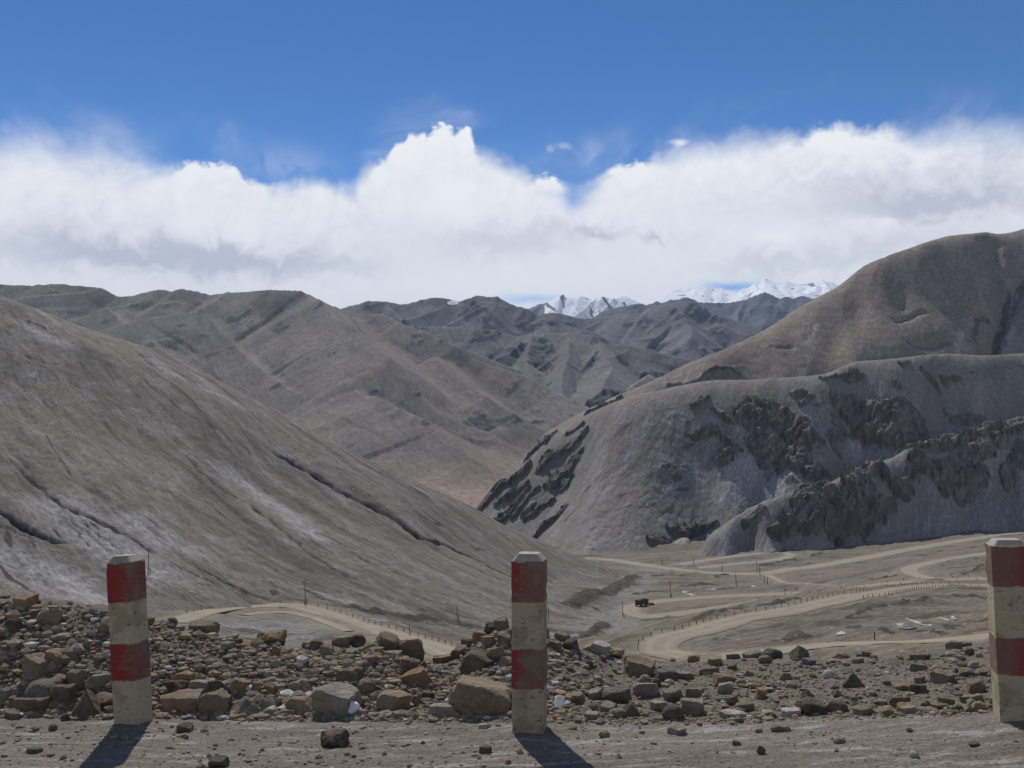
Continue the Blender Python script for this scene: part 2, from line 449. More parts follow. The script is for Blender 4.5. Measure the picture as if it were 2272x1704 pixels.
# ------------------------------------------------------------------ left hillside
lc = [(0, 657, 700), (-300, 560, 720), (-600, 470, 740), (103, 694, 690), (205, 734, 685), (339, 775, 672), (411, 811, 665), (514, 858, 658), (616, 912, 652), (719, 968, 648), (822, 1022, 645), (924, 1068, 643), (1027, 1114, 645),
      (1130, 1171, 648), (1232, 1217, 655), (1325, 1250, 655), (1387, 1281, 600),
      (0, 850, 495), (0, 1010, 398), (0, 1181, 327), (0, 1315, 285), (-400, 900, 470), (-400, 1100, 358), (-400, 1300, 285),
      (300, 950, 470), (300, 1100, 377), (300, 1240, 317), (300, 1310, 292), (600, 1040, 486), (600, 1180, 383), (600, 1270, 335), (600, 1331, 308),
      (800, 1130, 468), (800, 1250, 366), (800, 1350, 305), (1000, 1200, 476), (1000, 1300, 373), (1000, 1385, 312), (1150, 1240, 508), (1150, 1320, 396), (1150, 1392, 325), (1250, 1290, 520), (1250, 1345, 400),
      (1290, 1332, 430), (1340, 1319, 480), (1395, 1290, 565),
      (1450, 1350, 500), (1420, 1390, 430), (1350, 1430, 350), (1250, 1450, 300), (1050, 1455, 270), (800, 1420, 250), (550, 1390, 270), (300, 1375, 262), (0, 1375, 255), (-400, 1370, 250),
      (1500, 1320, 640), (1470, 1310, 720), (1420, 1300, 680)]
for (u, v, Y) in [(0, 657, 700), (-300, 560, 720), (339, 775, 672), (616, 912, 652), (822, 1022, 645), (1027, 1114, 645), (1232, 1217, 655)]:
    gv = (960 - v) / F * Y
    lc += [(u - 20, 960 - (gv - 12) / (Y * 1.04) * F, Y * 1.04), (u - 40, 960 - (gv - 55) / (Y * 1.15) * F, Y * 1.15), (u - 40, 960 - (gv - 120) / (Y * 1.35) * F, Y * 1.35)]
LEFT = Plate(lc, 3e-6)
GULLY = [
    ([(597, 995), (636, 1013), (692, 1043), (749, 1083), (816, 1115), (884, 1153), (930, 1190), (1000, 1214), (1081, 1255), (1137, 1282), (1239, 1290)], 5.0, 3.4, 1.0),
    ([(373, 965), (445, 1045), (506, 1092), (556, 1119), (602, 1153), (647, 1190), (715, 1244), (771, 1275), (805, 1291)], 2.6, 2.0, 0.75),
    ([(744, 1205), (816, 1242), (870, 1262), (918, 1284), (954, 1302), (1008, 1323), (1053, 1338), (1136, 1358)], 1.8, 1.6, 0.8),
    ([(0, 1004), (56, 1050), (102, 1090), (136, 1117), (203, 1147), (260, 1176), (316, 1210), (360, 1240)], 2.2, 2.2, 0.85),
    ([(-40, 1110), (0, 1136), (34, 1158), (79, 1185), (124, 1199), (163, 1204)], 2.6, 3.2, 1.0), ([(-40, 1155), (0, 1168), (40, 1182), (70, 1192)], 1.8, 2.0, 0.9),  # first one is a terrace edge, its shadow band painted in as dark rock
    ([(418, 1249), (452, 1267), (500, 1293), (545, 1314), (581, 1327), (613, 1335), (660, 1342)], 1.5, 1.5, 1.0), ([(330, 1215), (400, 1262), (445, 1283), (481, 1299), (503, 1303)], 1.3, 1.4, 0.9),
    ([(414, 1287), (454, 1302), (500, 1310)], 1.0, 1.0, 0.9), ([(900, 1120), (940, 1142), (990, 1165), (1058, 1214), (1117, 1228)], 2.2, 1.6, 0.6),
    ([(120, 1115), (175, 1165), (220, 1200), (262, 1240)], 1.2, 1.0, 0.7), ([(140, 1120), (200, 1170), (250, 1205), (300, 1237)], 1.2, 1.0, 0.7), ([(150, 1140), (180, 1190), (230, 1225)], 1.2, 1.0, 0.7),
    ([(200, 1130), (240, 1165), (270, 1185)], 1.0, 0.9, 0.5), ([(310, 1300), (350, 1318), (390, 1330)], 1.0, 1.0, 0.8),
    ([(720, 1150), (765, 1168), (815, 1180)], 1.6, 1.6, 0.7), ([(830, 1080), (870, 1105), (935, 1138)], 1.8, 1.4, 0.6), ([(318, 778), (335, 790), (350, 805)], 2.5, 3.0, 0.9),
    ([(30, 780), (90, 800), (150, 815)], 3.0, 2.0, 0.5), ([(36, 688), (80, 706), (130, 733)], 2.5, -2.2, 0.9), ([(282, 770), (318, 775), (348, 786)], 2.5, -2.4, 0.9), ([(405, 815), (440, 834)], 1.8, -1.5, 0.8), ([(150, 1060), (200, 1085), (250, 1110)], 5.0, 2.0, 0.45), ([(1030, 1255), (1100, 1285), (1180, 1310)], 1.3, 1.0, 0.6)]
gul_w = [([hit(LEFT.z, u, v, 240, 720) for u, v in g[0]],) + g[1:] for g in GULLY]
SCREEL = [([(60, 700), (100, 735), (155, 760)], 5), ([(325, 780), (380, 812), (460, 851), (540, 891)], 4.5), ([(500, 1040), (560, 1085), (640, 1140), (700, 1190)], 6), ([(120, 1115), (180, 1170), (260, 1225), (330, 1275)], 9), ([(0, 1230), (70, 1260), (150, 1290), (230, 1330)], 9),
          ([(300, 1150), (350, 1190), (400, 1220)], 8), ([(700, 1310), (760, 1330)], 3)]
scr_w = [([hit(LEFT.z, u, v, 240, 720) for u, v in g[0]], g[1]) for g in SCREEL]
p0, p1 = gul_w[0][0][1], gul_w[0][0][7]
FALL = math.atan2(p1[1] - p0[1], p1[0] - p0[0])
_fx = np.linspace(-900, 300, 1201)
_fh = np.concatenate([[0], np.cumsum(np.tan(np.radians(np.interp(_fx, [-400, -120, 20, 120], [57, 50, 34, 28]))))[:-1]])
def left_fall(x, Y):
    """coordinates along and across the fall lines, which fan out to the right"""
    return x * 0.66 - Y * 0.75, (Y + np.interp(x, _fx, _fh)) * 0.68
def left_full(a, Y, extra=False):
    x = a * Y
    z = LEFT.z(a, Y)
    f, c_ = left_fall(x, Y)
    wx = 6 * fbm(x / 40, Y / 40, 3, 41)
    edge = sstep(250, 300, Y)
    z = z + edge * (1.5 * fbm((c_ + wx * .4) / 34, f / 190, 4, 12) + 0.55 * fbm((c_ + wx * .4) / 9, f / 70, 4, 14) + 0.28 * fbm((c_ + wx * .3) / 2.6, f / 14, 4, 16) + 0.55 * fbm(x / 7, Y / 7, 6, 15) - 0.5 * sstep(0.6, 0.92, ridged((c_ + wx * .4) / 18, f / 160, 3, 55)))
    rock = 0.42 * sstep(0.10, 0.40, fbm((c_ + wx) / 9, f / 34, 6, 23)); scree = 0.55 * sstep(0.08, 0.42, fbm((c_ + wx * .5) / 11, f / 60, 6, 18)) * sstep(-0.15, 0.3, fbm(x / 60, Y / 50, 4, 28))
    dl = ridged((c_ + wx * .5) / 20, f / 170, 4, 55)
    rock = np.maximum(rock, 0.66 * sstep(0.76, 0.92, dl))
    for ln, w, dep, dk in gul_w:
        lo = np.min([p[:2] for p in ln], 0) - 30; hi = np.max([p[:2] for p in ln], 0) + 30
        m = (x > lo[0]) & (x < hi[0]) & (Y > lo[1]) & (Y < hi[1])
        if not m.any(): continue
        xm = x[m] + 1.6 * fbm(x[m] / 7, Y[m] / 7, 3, 2); ym = Y[m] + 1.6 * fbm(x[m] / 7 + 40, Y[m] / 7, 3, 3)
        d, t = seg_dist(xm, ym, ln)
        tp = np.clip(np.minimum(t, len(ln) - 1 - t) / 0.8, 0.12, 1) * (0.85 + 0.5 * fbm(t * 2.3, t * 0 + dep, 3, 6)).clip(0.5, 1.15)
        e = np.exp(-(d / (w * 0.40 * (0.4 + 0.6 * tp))) ** 2)
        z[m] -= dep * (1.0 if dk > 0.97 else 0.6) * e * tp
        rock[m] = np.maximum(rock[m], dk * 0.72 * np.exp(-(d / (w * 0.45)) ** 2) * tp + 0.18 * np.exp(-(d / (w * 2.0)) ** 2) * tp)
    for ln, w in scr_w:
        lo = np.min([p[:2] for p in ln], 0) - 40; hi = np.max([p[:2] for p in ln], 0) + 40
        m = (x > lo[0]) & (x < hi[0]) & (Y > lo[1]) & (Y < hi[1])
        d, t = seg_dist(x[m] + 4 * fbm(x[m] / 9, Y[m] / 9, 3, 5), Y[m], ln)
        scree[m] = np.maximum(scree[m], 1.15 * np.exp(-(d / w) ** 2) * (0.8 + 0.6 * fbm(x[m] / 5, Y[m] / 5, 3, 19)))
    return (z, rock, scree) if extra else z
A, Yg = patch(-0.58, 0.14, 700, 245.0, 960.0, 420, (-1.2, None))
z, rk, sc = left_full(A, Yg, True)
# keep the outline of the hill where it was measured
cu, cv = np.array([(p[0], p[1]) for p in lc[:17]]).T
cu = cu[[2, 1, 0] + list(range(3, 17))]; cv = cv[[2, 1, 0] + list(range(3, 17))]
ca, cg = ag(cu, cv)
g_now = ((LEFT.z(A, Yg) - CZ) / Yg); jmax = g_now.argmax(1)
tgt = np.interp(A[:, 0], ca, cg); cur = g_now.max(1)
ycr = Yg[np.arange(len(A)), jmax]
corr = np.where(A[:, 0] < ca[-2], tgt - cur, 0)
kk = np.exp(-(np.log(Yg / ycr[:, None]) / 0.14) ** 2)
z = z + kk * corr[:, None] * Yg
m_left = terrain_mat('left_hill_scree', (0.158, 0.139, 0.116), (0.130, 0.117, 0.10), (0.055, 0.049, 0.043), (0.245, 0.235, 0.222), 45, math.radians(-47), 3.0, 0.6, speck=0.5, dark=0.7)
o = new_obj('hillside', grid_mesh('hillside', A * Yg, Yg, z, dict(rock=rk, scree=sc, snow=np.zeros_like(z))), m_left)
tag(o, 'grey brown scree hillside falling from upper left to the valley, scored by dark gullies', 'hillside', kind='structure')

# ------------------------------------------------------------------ rocky ridges on the right
def crags(x, Y, lines, h, seed, up):
    """outcrops along measured lines: steep on the downhill side, running out uphill"""
    lift = np.zeros_like(x); rock = np.zeros_like(x)
    wx = 5.0 * fbm(x / 26, Y / 26, 4, seed); wy = 5.0 * fbm(x / 26 + 50, Y / 26, 4, seed + 1)
    ca_, sa_ = math.cos(math.radians(-140)), math.sin(math.radians(-140))
    f = x * ca_ + Y * sa_; c_ = -x * sa_ + Y * ca_
    br = 0.7 * fbm(c_ / 8, f / 34, 5, seed + 2) + 0.3 * fbm(x / 6, Y / 6, 4, seed + 3)
    blk = cells(c_ / 5 + 0.4 * br, f / 12, seed)
    ux, uy = math.cos(up), math.sin(up)
    for ln, w in lines:
        P = np.array([p[:2] for p in ln])
        lo = P.min(0) - 6 * w - 12; hi = P.max(0) + 6 * w + 12
        m = (x > lo[0]) & (x < hi[0]) & (Y > lo[1]) & (Y < hi[1])
        if not m.any(): continue
        k_ = min(1, w / 8)
        xm = x[m] + wx[m] * k_; ym = Y[m] + wy[m] * k_
        d, t = seg_dist(xm, ym, P)
        i = np.clip(t.astype(int), 0, len(P) - 2); fr = t - i
        s = (xm - (P[i, 0] * (1 - fr) + P[i + 1, 0] * fr)) * ux + (ym - (P[i, 1] * (1 - fr) + P[i + 1, 1] * fr)) * uy
        de = np.where(s > 0, d * 0.6, d)
        q = 0.95 - de / (1.45 * w) + 1.5 * br[m] + 0.4 * (blk[m] - 0.5)
        fade = np.clip(1.15 - np.maximum(s, 0) / (3.0 * w), 0, 1)
        lift[m] = np.maximum(lift[m], sstep(0.1, 0.42, q) * fade * h * min(1.6, 0.3 + w / 6))
        rock[m] = np.maximum(rock[m], sstep(0.05, 0.35, q) * np.clip(1.25 - np.maximum(s, 0) / (1.9 * w), 0, 1))
    return lift, rock

def steep(z, x, Y):
    gy = np.gradient(z, axis=1) / np.gradient(Y, axis=1)
    gx = np.gradient(z, axis=0) / np.gradient(x, axis=0)
    return np.sqrt(gx * gx + gy * gy)

def zq(l, ox, oy, s):
    return [(ox + x / s, oy + y / s) for x, y in l]

# front ridge
r1c = [(1571, 1191, 718), (1661, 1128, 756), (1738, 1096, 780), (1828, 1074, 812), (1896, 1047, 842), (1964, 1020, 880), (2009, 992, 912), (2054, 979, 941), (2122, 961, 970), (2190, 943, 996), (2272, 925, 1024), (2500, 860, 1100), (2750, 800, 1160)]
r1c = dense(r1c)
r1 = list(r1c)
r1 += [(1571, 1268, 680), (1540, 1262, 680), (1620, 1262, 682), (1540, 1240, 712), (1658, 1230, 715), (1758, 1226, 732), (1857, 1219, 752), (1930, 1211, 782), (2035, 1196, 815), (2143, 1184, 850), (2272, 1173, 880), (2500, 1155, 940), (2750, 1140, 980),
       (1500, 1262, 690), (1440, 1290, 690), (1440, 1250, 770), (1440, 1215, 880), (1440, 1180, 1050), (1510, 1228, 760), (1535, 1208, 790), (1520, 1195, 900), (1570, 1178, 860), (1600, 1150, 1000), (1700, 1265, 660), (1900, 1255, 680), (2100, 1235, 720), (2300, 1215, 770), (2700, 1190, 850)]
for (u, v, Y) in r1c:
    gv = (960 - v) / F * Y
    r1 += [(u, 960 - (gv - 34) / (Y * 1.06) * F, Y * 1.06), (u, 960 - (gv - 95) / (Y * 1.16) * F, Y * 1.16)]
R1P = Plate(r1, 2e-6)
z4 = lambda l: zq(l, 1512, 450, 2.212)
R1CR = [([(1040, 1425), (1110, 1350), (1180, 1290), (1230, 1215), (1360, 1165), (1500, 1125), (1690, 1080)], 9), ([(1270, 1390), (1340, 1350), (1400, 1290), (1480, 1200)], 11), ([(1360, 1475), (1440, 1380), (1490, 1330)], 9), ([(1590, 1405), (1640, 1290), (1690, 1200)], 7),
        ([(990, 1565), (1035, 1485)], 7), ([(1075, 1445), (1115, 1400)], 6), ([(980, 1465), (985, 1440)], 4), ([(620, 1645), (760, 1510), (890, 1420)], 7), ([(745, 1645), (850, 1545), (905, 1440)], 13), ([(885, 1640), (915, 1570)], 8),
        ([(450, 1640), (560, 1510), (660, 1440)], 6), ([(300, 1590), (400, 1505)], 4), ([(560, 1450), (690, 1390)], 5), ([(1000, 1350), (1010, 1310)], 6), ([(1060, 1220), (1180, 1190)], 4), ([(700, 1440), (740, 1400)], 5), ([(860, 1325), (930, 1400), (920, 1470)], 7),
        ([(1690, 1300), (1760, 1180)], 8), ([(820, 1470), (870, 1380), (960, 1290)], 7), ([(1560, 1200), (1620, 1120)], 9)]
r1w = [([hit(R1P.z, u, v, 690, 1150) for u, v in z4(l)], w) for l, w in R1CR]
A, Yg = patch(0.13, 0.58, 580, 650.0, 1260.0, 340, (None, 1.2))
x = A * Yg
DIP = math.radians(-118)
f = x * math.cos(DIP) + Yg * math.sin(DIP); c_ = -x * math.sin(DIP) + Yg * math.cos(DIP)
UP = math.radians(62)
r1g = R1P.rise(A, Yg); ycr1 = Yg[np.arange(len(A)), r1g.argmax(1)][:, None]
lift, rk = crags(x, Yg, [(l, w * 0.43) for l, w in r1w], 6.0, 60, UP)
cc_, ss_ = math.cos(math.radians(-142)), math.sin(math.radians(-142))
f2 = x * cc_ + Yg * ss_; c2 = -x * ss_ + Yg * cc_
wob = fbm(x / 9, Yg / 9, 3, 58)
z = R1P.z(A, Yg) + lift * (0.5 + 0.8 * ridged(c2 / 14, f2 / 50, 5, 61)) + 1.6 * fbm(c_ / 22, f / 90, 5, 63) + 0.6 * fbm(c_ / 5, f / 30, 4, 64) + rk * (1.6 * (ridged(c2 / 11, f2 / 40, 4, 67) - 0.45) + 2.0 * (cells(c2 / 7 + .5 * wob, f2 / 17, 3) - .5) + 1.1 * (cells(c2 / 3.2 + .4 * wob, f2 / 7, 4) - .5))
st_ = steep(z, x, Yg)
rk = np.clip(0.75 * rk + 0.35 * sstep(0.85, 1.4, st_) - 0.25 * (1 - sstep(0.45, 0.8, st_)), 0, 1)
sc = 0.62 * (1 - rk) * sstep(-0.2, 0.35, fbm(c_ / 9, f / 70, 5, 68)) * sstep(0.0, 0.10, np.log(ycr1 / Yg))
m_rock1 = terrain_mat('ridge_scree', (0.20, 0.175, 0.148), (0.185, 0.17, 0.155), (0.095, 0.084, 0.074), (0.265, 0.262, 0.26), 60, math.radians(-118), 4.0, 0.8)
o = new_obj('rocky_ridge', grid_mesh('rocky_ridge', x, Yg, z, dict(rock=rk, scree=sc, snow=np.zeros_like(z))), m_rock1)
o.data.polygons.foreach_set('use_smooth', [False] * len(o.data.polygons))
tag(o, 'nearest rocky ridge at right with dark crags and grey scree chutes', 'ridge', kind='structure')

# second ridge
r2c = [(1040, 1160, 1000), (1056, 1135, 1003), (1103, 1077, 1008), (1148, 1040, 1012), (1194, 990, 1018), (1228, 965, 1022), (1308, 917, 1018), (1353, 897, 1012), (1410, 877, 1004), (1473, 864, 1000), (1568, 846, 1008), (1650, 844, 1018), (1738, 839, 1030), (1837, 830, 1045), (1896, 809, 1060), (2009, 794, 1100), (2100, 787, 1150), (2190, 789, 1200), (2272, 785, 1250), (2500, 770, 1330), (2750, 760, 1400)]
r2c = dense(r2c)
r2 = list(r2c)
r2 += [(1130, 1200, 900), (1200, 1225, 800), (1294, 1245, 705), (1345, 1243, 715), (1399, 1234, 738), (1489, 1214, 790), (1562, 1206, 815), (1700, 1180, 845), (1900, 1130, 900), (2100, 1080, 980), (2272, 1040, 1060), (2500, 1000, 1150), (2750, 980, 1200),
       (1180, 1100, 930), (1260, 1060, 930), (1300, 1130, 830), (1300, 1190, 760), (1400, 1050, 868), (1400, 1160, 790), (1500, 1050, 880), (1500, 1150, 830), (1600, 1000, 915), (1600, 1120, 850), (1750, 980, 940), (1750, 1080, 880), (1900, 920, 1008), (1900, 1010, 960), (2100, 900, 1080), (2272, 880, 1170),
       (1250, 1290, 640), (1450, 1270, 680), (1650, 1250, 760), (1900, 1200, 830), (2272, 1120, 960)]
for (u, v, Y) in r2c:
    gv = (960 - v) / F * Y
    dr = 10 if u > 1450 else 30
    r2 += [(u + 10, 960 - (gv - dr) / (Y * 1.07) * F, Y * 1.07), (u + 10, 960 - (gv - 3.2 * dr) / (Y * 1.2) * F, Y * 1.2)]
R2P = Plate(r2, 2e-6)
z6 = lambda l: zq(l, 900, 950, 4.424)
R2CR = [(z4([(810, 1065), (900, 1050), (1000, 1085), (1130, 1075)]), 14), (z4([(890, 1130), (1000, 1180), (1080, 1130)]), 15), (z4([(960, 1100), (1090, 1110)]), 14), (z4([(1180, 1090), (1140, 1150), (1090, 1195)]), 9), (z4([(740, 1190), (785, 1100)]), 7), (z4([(640, 1350), (690, 1330)]), 10), (z4([(570, 1300), (620, 1220), (640, 1150)]), 10),
        (z4([(330, 1040), (400, 1060), (370, 1140), (420, 1200)]), 10), (z4([(420, 1290), (470, 1200), (520, 1240)]), 11), (z4([(350, 1190), (370, 1240)]), 7), (z4([(480, 1330), (515, 1260)]), 5), (z4([(300, 1065), (380, 995), (490, 1030)]), 8), (z4([(530, 1180), (570, 1080)]), 7), (z4([(60, 1160), (160, 1120), (250, 1200)]), 6), (z4([(540, 940), (600, 940)]), 5), (z4([(820, 880), (870, 855), (840, 820)]), 6),
        (z4([(1340, 1080), (1500, 1085)]), 6), (z4([(1200, 860), (1250, 905)]), 6), (z4([(1080, 800), (1110, 790)]), 4), (z4([(1280, 880), (1360, 865)]), 5), (z4([(700, 870), (760, 855)]), 4), (z4([(180, 1280), (240, 1220)]), 6), (z4([(450, 1080), (480, 1130)]), 7), (z4([(590, 1000), (640, 960)]), 4), (z4([(1050, 900), (1090, 910)]), 5), (z4([(130, 960), (60, 1010)]), 4), (z4([(230, 1080), (180, 1040)]), 5),
        (z6([(1210, 290), (1330, 170), (1450, 50)]), 6), (z6([(740, 800), (900, 610), (1050, 520), (1190, 400)]), 8), (z6([(900, 740), (1050, 660), (1180, 560)]), 6), (z6([(1430, 320), (1560, 230), (1720, 80)]), 6.5), (z6([(1320, 430), (1400, 330)]), 7), (z6([(1430, 570), (1500, 480), (1660, 370)]), 7), (z6([(1530, 610), (1580, 540)]), 5),
        (z6([(950, 900), (1090, 750), (1200, 610)]), 4.5), (z6([(1070, 870), (1160, 760), (1300, 600)]), 4), (z6([(1270, 850), (1350, 770), (1430, 720)]), 5), (z6([(900, 940), (1000, 870)]), 4), (z6([(1270, 1090), (1350, 1000), (1400, 950)]), 5.5), (z6([(1470, 900), (1560, 790)]), 3.5), (z6([(1180, 900), (1240, 860)]), 3), (z6([(1150, 860), (1240, 780)]), 4), (z6([(1300, 420), (1340, 350), (1390, 290)]), 6), (z6([(1600, 420), (1680, 300)]), 6),
        ([(1489, 1184), (1520, 1186), (1562, 1178), (1580, 1170)], 5), ([(1440, 1207), (1480, 1203)], 4), ([(1310, 907), (1345, 890), (1375, 878)], 3.5), ([(1300, 920), (1330, 905)], 3), ([(1260, 965), (1290, 945)], 3), ([(1210, 985), (1225, 968)], 3)]
r2w = [([hit(R2P.z, u, v, 640, 1300) for u, v in l], w) for l, w in R2CR]
R2SC = [(z4([(230, 1440), (330, 1290)]), 16), (z4([(440, 1440), (530, 1340)]), 12), (z4([(840, 1200), (900, 1230)]), 16), (z4([(560, 1360), (600, 1380)]), 8), (z6([(850, 890), (930, 810)]), 8), (z6([(1000, 990), (1150, 860)]), 8)]
r2s = [([hit(R2P.z, u, v, 640, 1300) for u, v in l], w) for l, w in R2SC]
A, Yg = patch(-0.07, 0.58, 690, 640.0, 1560.0, 400, (None, 1.2))
x = A * Yg
DIP2 = math.radians(-110)
f = x * math.cos(DIP2) + Yg * math.sin(DIP2); c_ = -x * math.sin(DIP2) + Yg * math.cos(DIP2)
lift, rk = crags(x, Yg, [(l, w * 0.52) for l, w in r2w], 6.0, 80, math.radians(66))
mott = sstep(-0.04, 0.36, fbm(x / 30, Yg / 30, 5, 85)) * sstep(0.10, 0.16, A) * (1 - sstep(0.30, 0.40, A)) * (1 - sstep(900, 985, Yg))
f2 = x * cc_ + Yg * ss_; c2 = -x * ss_ + Yg * cc_
r2g = R2P.rise(A, Yg); ycr2 = Yg[np.arange(len(A)), r2g.argmax(1)][:, None]
cf = 0.15 + 0.85 * sstep(0.01, 0.09, np.abs(np.log(Yg / ycr2)))
wob = fbm(x / 9, Yg / 9, 3, 57); cl = cells(c2 / 8 + .6 * wob, f2 / 22 + .4 * wob, 8)
z = R2P.z(A, Yg) + lift * (0.5 + 0.8 * ridged(c2 / 15, f2 / 50, 5, 81)) + cf * (1.8 * fbm(c_ / 28, f / 90, 5, 83) + 0.9 * fbm(c_ / 7, f / 34, 5, 84) + 0.8 * fbm(x / 9, Yg / 9, 5, 82)) + rk * (1.6 * (ridged(c2 / 12, f2 / 40, 4, 87) - 0.45) + 2.0 * (cells(c2 / 7.5 + .5 * wob, f2 / 18, 5) - .5) + 1.1 * (cells(c2 / 3.4 + .4 * wob, f2 / 7.5, 6) - .5)) + mott * (3.4 * np.clip(cl - 0.5, 0, 1) * (0.6 + cells(c2 / 3.4 + .4 * wob, f2 / 7.5, 9)))
st_ = steep(z, x, Yg)
rk = np.clip(0.75 * rk + 0.35 * sstep(0.85, 1.4, st_) - 0.25 * (1 - sstep(0.45, 0.8, st_)), 0, 1)
sc = 0.35 * (1 - rk) * sstep(-0.1, 0.4, fbm(c_ / 16, f / 70, 4, 88)) * sstep(-0.02, 0.10, (0.5 * (R2P.z(A, Yg * 1.12) - R2P.z(A, Yg)) / (0.12 * Yg)) - 0.02)
mrk = 0.60 * sstep(0.10, 0.42, fbm(c2 / 8, f2 / 30, 5, 90)) * (1 - rk)
for ln, w in r2s:
    d, t = seg_dist(x + 4 * fbm(x / 20, Yg / 20, 3, 5), Yg, ln)
    sc = np.maximum(sc, np.exp(-(d / w) ** 2) * (1 - rk))
sc = np.clip(sc + 0.35 * mott, 0, 1)
o = new_obj('rocky_ridge', grid_mesh('rocky_ridge_far', x, Yg, z, dict(rock=np.maximum(np.maximum(rk, 0.55 * mott * (cl > 0.62)), mrk), scree=sc, snow=np.zeros_like(z))), m_rock1)
o.data.polygons.foreach_set('use_smooth', [False] * len(o.data.polygons))
tag(o, 'long grey ridge behind the nearest one, its broken dark cliffs above pale scree fans', 'ridge', kind='structure')

# big smooth hill
rhc = [(1150, 1040, 1070), (1180, 1000, 1070), (1206, 967, 1070), (1233, 948, 1070), (1270, 926, 1068), (1308, 907, 1066), (1353, 885, 1064), (1410, 862, 1062), (1466, 838, 1066), (1534, 803, 1090), (1602, 777, 1120), (1693, 735, 1180), (1783, 676, 1250), (1865, 633, 1300), (1919, 590, 1345), (2009, 554, 1410), (2100, 525, 1475), (2190, 515, 1520), (2240, 516, 1545), (2272, 508, 1560), (2500, 470, 1650), (2750, 440, 1700)]
rhc = dense(rhc)
rh = list(rhc)
rh += [(1300, 985, 985), (1200, 1080, 985), (1400, 950, 985), (1500, 900, 1010), (1602, 868, 1015), (1738, 870, 1035), (1896, 850, 1065), (2100, 830, 1150), (2272, 830, 1250), (2500, 820, 1330), (2750, 810, 1400), (1650, 810, 1075), (1750, 780, 1110), (1850, 760, 1140), (1900, 700, 1220), (2000, 680, 1260), (2100, 640, 1345), (2100, 735, 1220), (2000, 760, 1160), (2190, 640, 1380), (2272, 640, 1420), (2272, 740, 1310),
       (1400, 1090, 900), (1600, 1100, 930), (1700, 1080, 950), (1800, 1070, 950), (1900, 1060, 960), (1900, 960, 1030), (2000, 930, 1060), (2100, 1040, 1000), (2100, 920, 1085), (2300, 1020, 1050), (2500, 1000, 1120)]
for (u, v, Y) in rhc:
    gv = (960 - v) / F * Y
    rh += [(u - 20, 960 - (gv - 28) / (Y * 1.08) * F, Y * 1.08), (u - 20, 960 - (gv - 100) / (Y * 1.25) * F, Y * 1.25)]
RHP = Plate(rh, 2e-6)
A, Yg = patch(0.012, 0.58, 560, 930.0, 2000.0, 330, (None, 1.2))
x = A * Yg
z = RHP.z(A, Yg)
rk = np.zeros_like(z); sc = 0.25 * sstep(0.1, 0.5, fbm(x / 60, Yg / 60, 5, 91))
DIP3 = math.radians(-120)
f = x * math.cos(DIP3) + Yg * math.sin(DIP3); c_ = -x * math.sin(DIP3) + Yg * math.cos(DIP3)
z += 1.3 * fbm(c_ / 70, f / 260, 5, 92) + 0.9 * fbm(x / 12, Yg / 12, 5, 93)
for l, w, dep, r in (([(2195, 530), (2199, 608), (2217, 676), (2205, 730), (2188, 790)], 14, 15, 0.35), ([(2240, 640), (2215, 720), (2195, 790)], 6, 7, 0.9), ([(2272, 620), (2245, 690)], 6, 6, 0.9), ([(1985, 712), (2015, 705), (2050, 690)], 4, 3, 0.6), ([(2020, 760), (2060, 765), (2110, 757)], 6, 4, 0.5),
                     ([(2160, 740), (2165, 700), (2190, 690)], 5, 5, 0.7), ([(2090, 575), (2105, 640), (2110, 690)], 25, 8, 0.0), ([(1480, 858), (1540, 850), (1640, 838)], 5, -4, 0.7), ([(1560, 835), (1600, 828), (1640, 825)], 4, -3, 0.8), ([(1715, 770), (1760, 770)], 3, 2, 0.5)):
    ln = [hit(RHP.z, u, v, 940, 1700) for u, v in l]
    d, t = seg_dist(x + 6 * fbm(x / 25, Yg / 25, 4, 95), Yg + 6 * fbm(x / 25 + 9, Yg / 25, 4, 96), ln)
    e = np.exp(-(d / w) ** 2)
    z -= dep * e * (1 + 0.5 * r * fbm(x / 8, Yg / 8, 3, 97)); rk = np.maximum(rk, r * np.exp(-(d / (w * 0.8)) ** 2))
for l, w in (([(1810, 718), (1806, 745), (1785, 765)], 3), ([(2136, 730), (2122, 780)], 3), ([(1783, 820), (1775, 835)], 3), ([(2250, 720), (2230, 770), (2200, 790)], 3)):
    ln = [hit(RHP.z, u, v, 940, 1700) for u, v in l]
    d, t = seg_dist(x + 3 * fbm(x / 12, Yg / 12, 3, 95), Yg, ln)
    sc = np.maximum(sc, 1.0 * np.exp(-(d / w) ** 2))
m_rh = terrain_mat('brown_hill_soil', (0.215, 0.178, 0.145), (0.19, 0.162, 0.137), (0.085, 0.075, 0.068), (0.29, 0.265, 0.24), 110, DIP3, 3.0, 0.45)
o = new_obj('hill', grid_mesh('brown_hill', x, Yg, z, dict(rock=rk, scree=sc, snow=np.zeros_like(z))), m_rh)
tag(o, 'big smooth brown hill rising to the top right behind the grey ridges', 'hill', kind='structure')

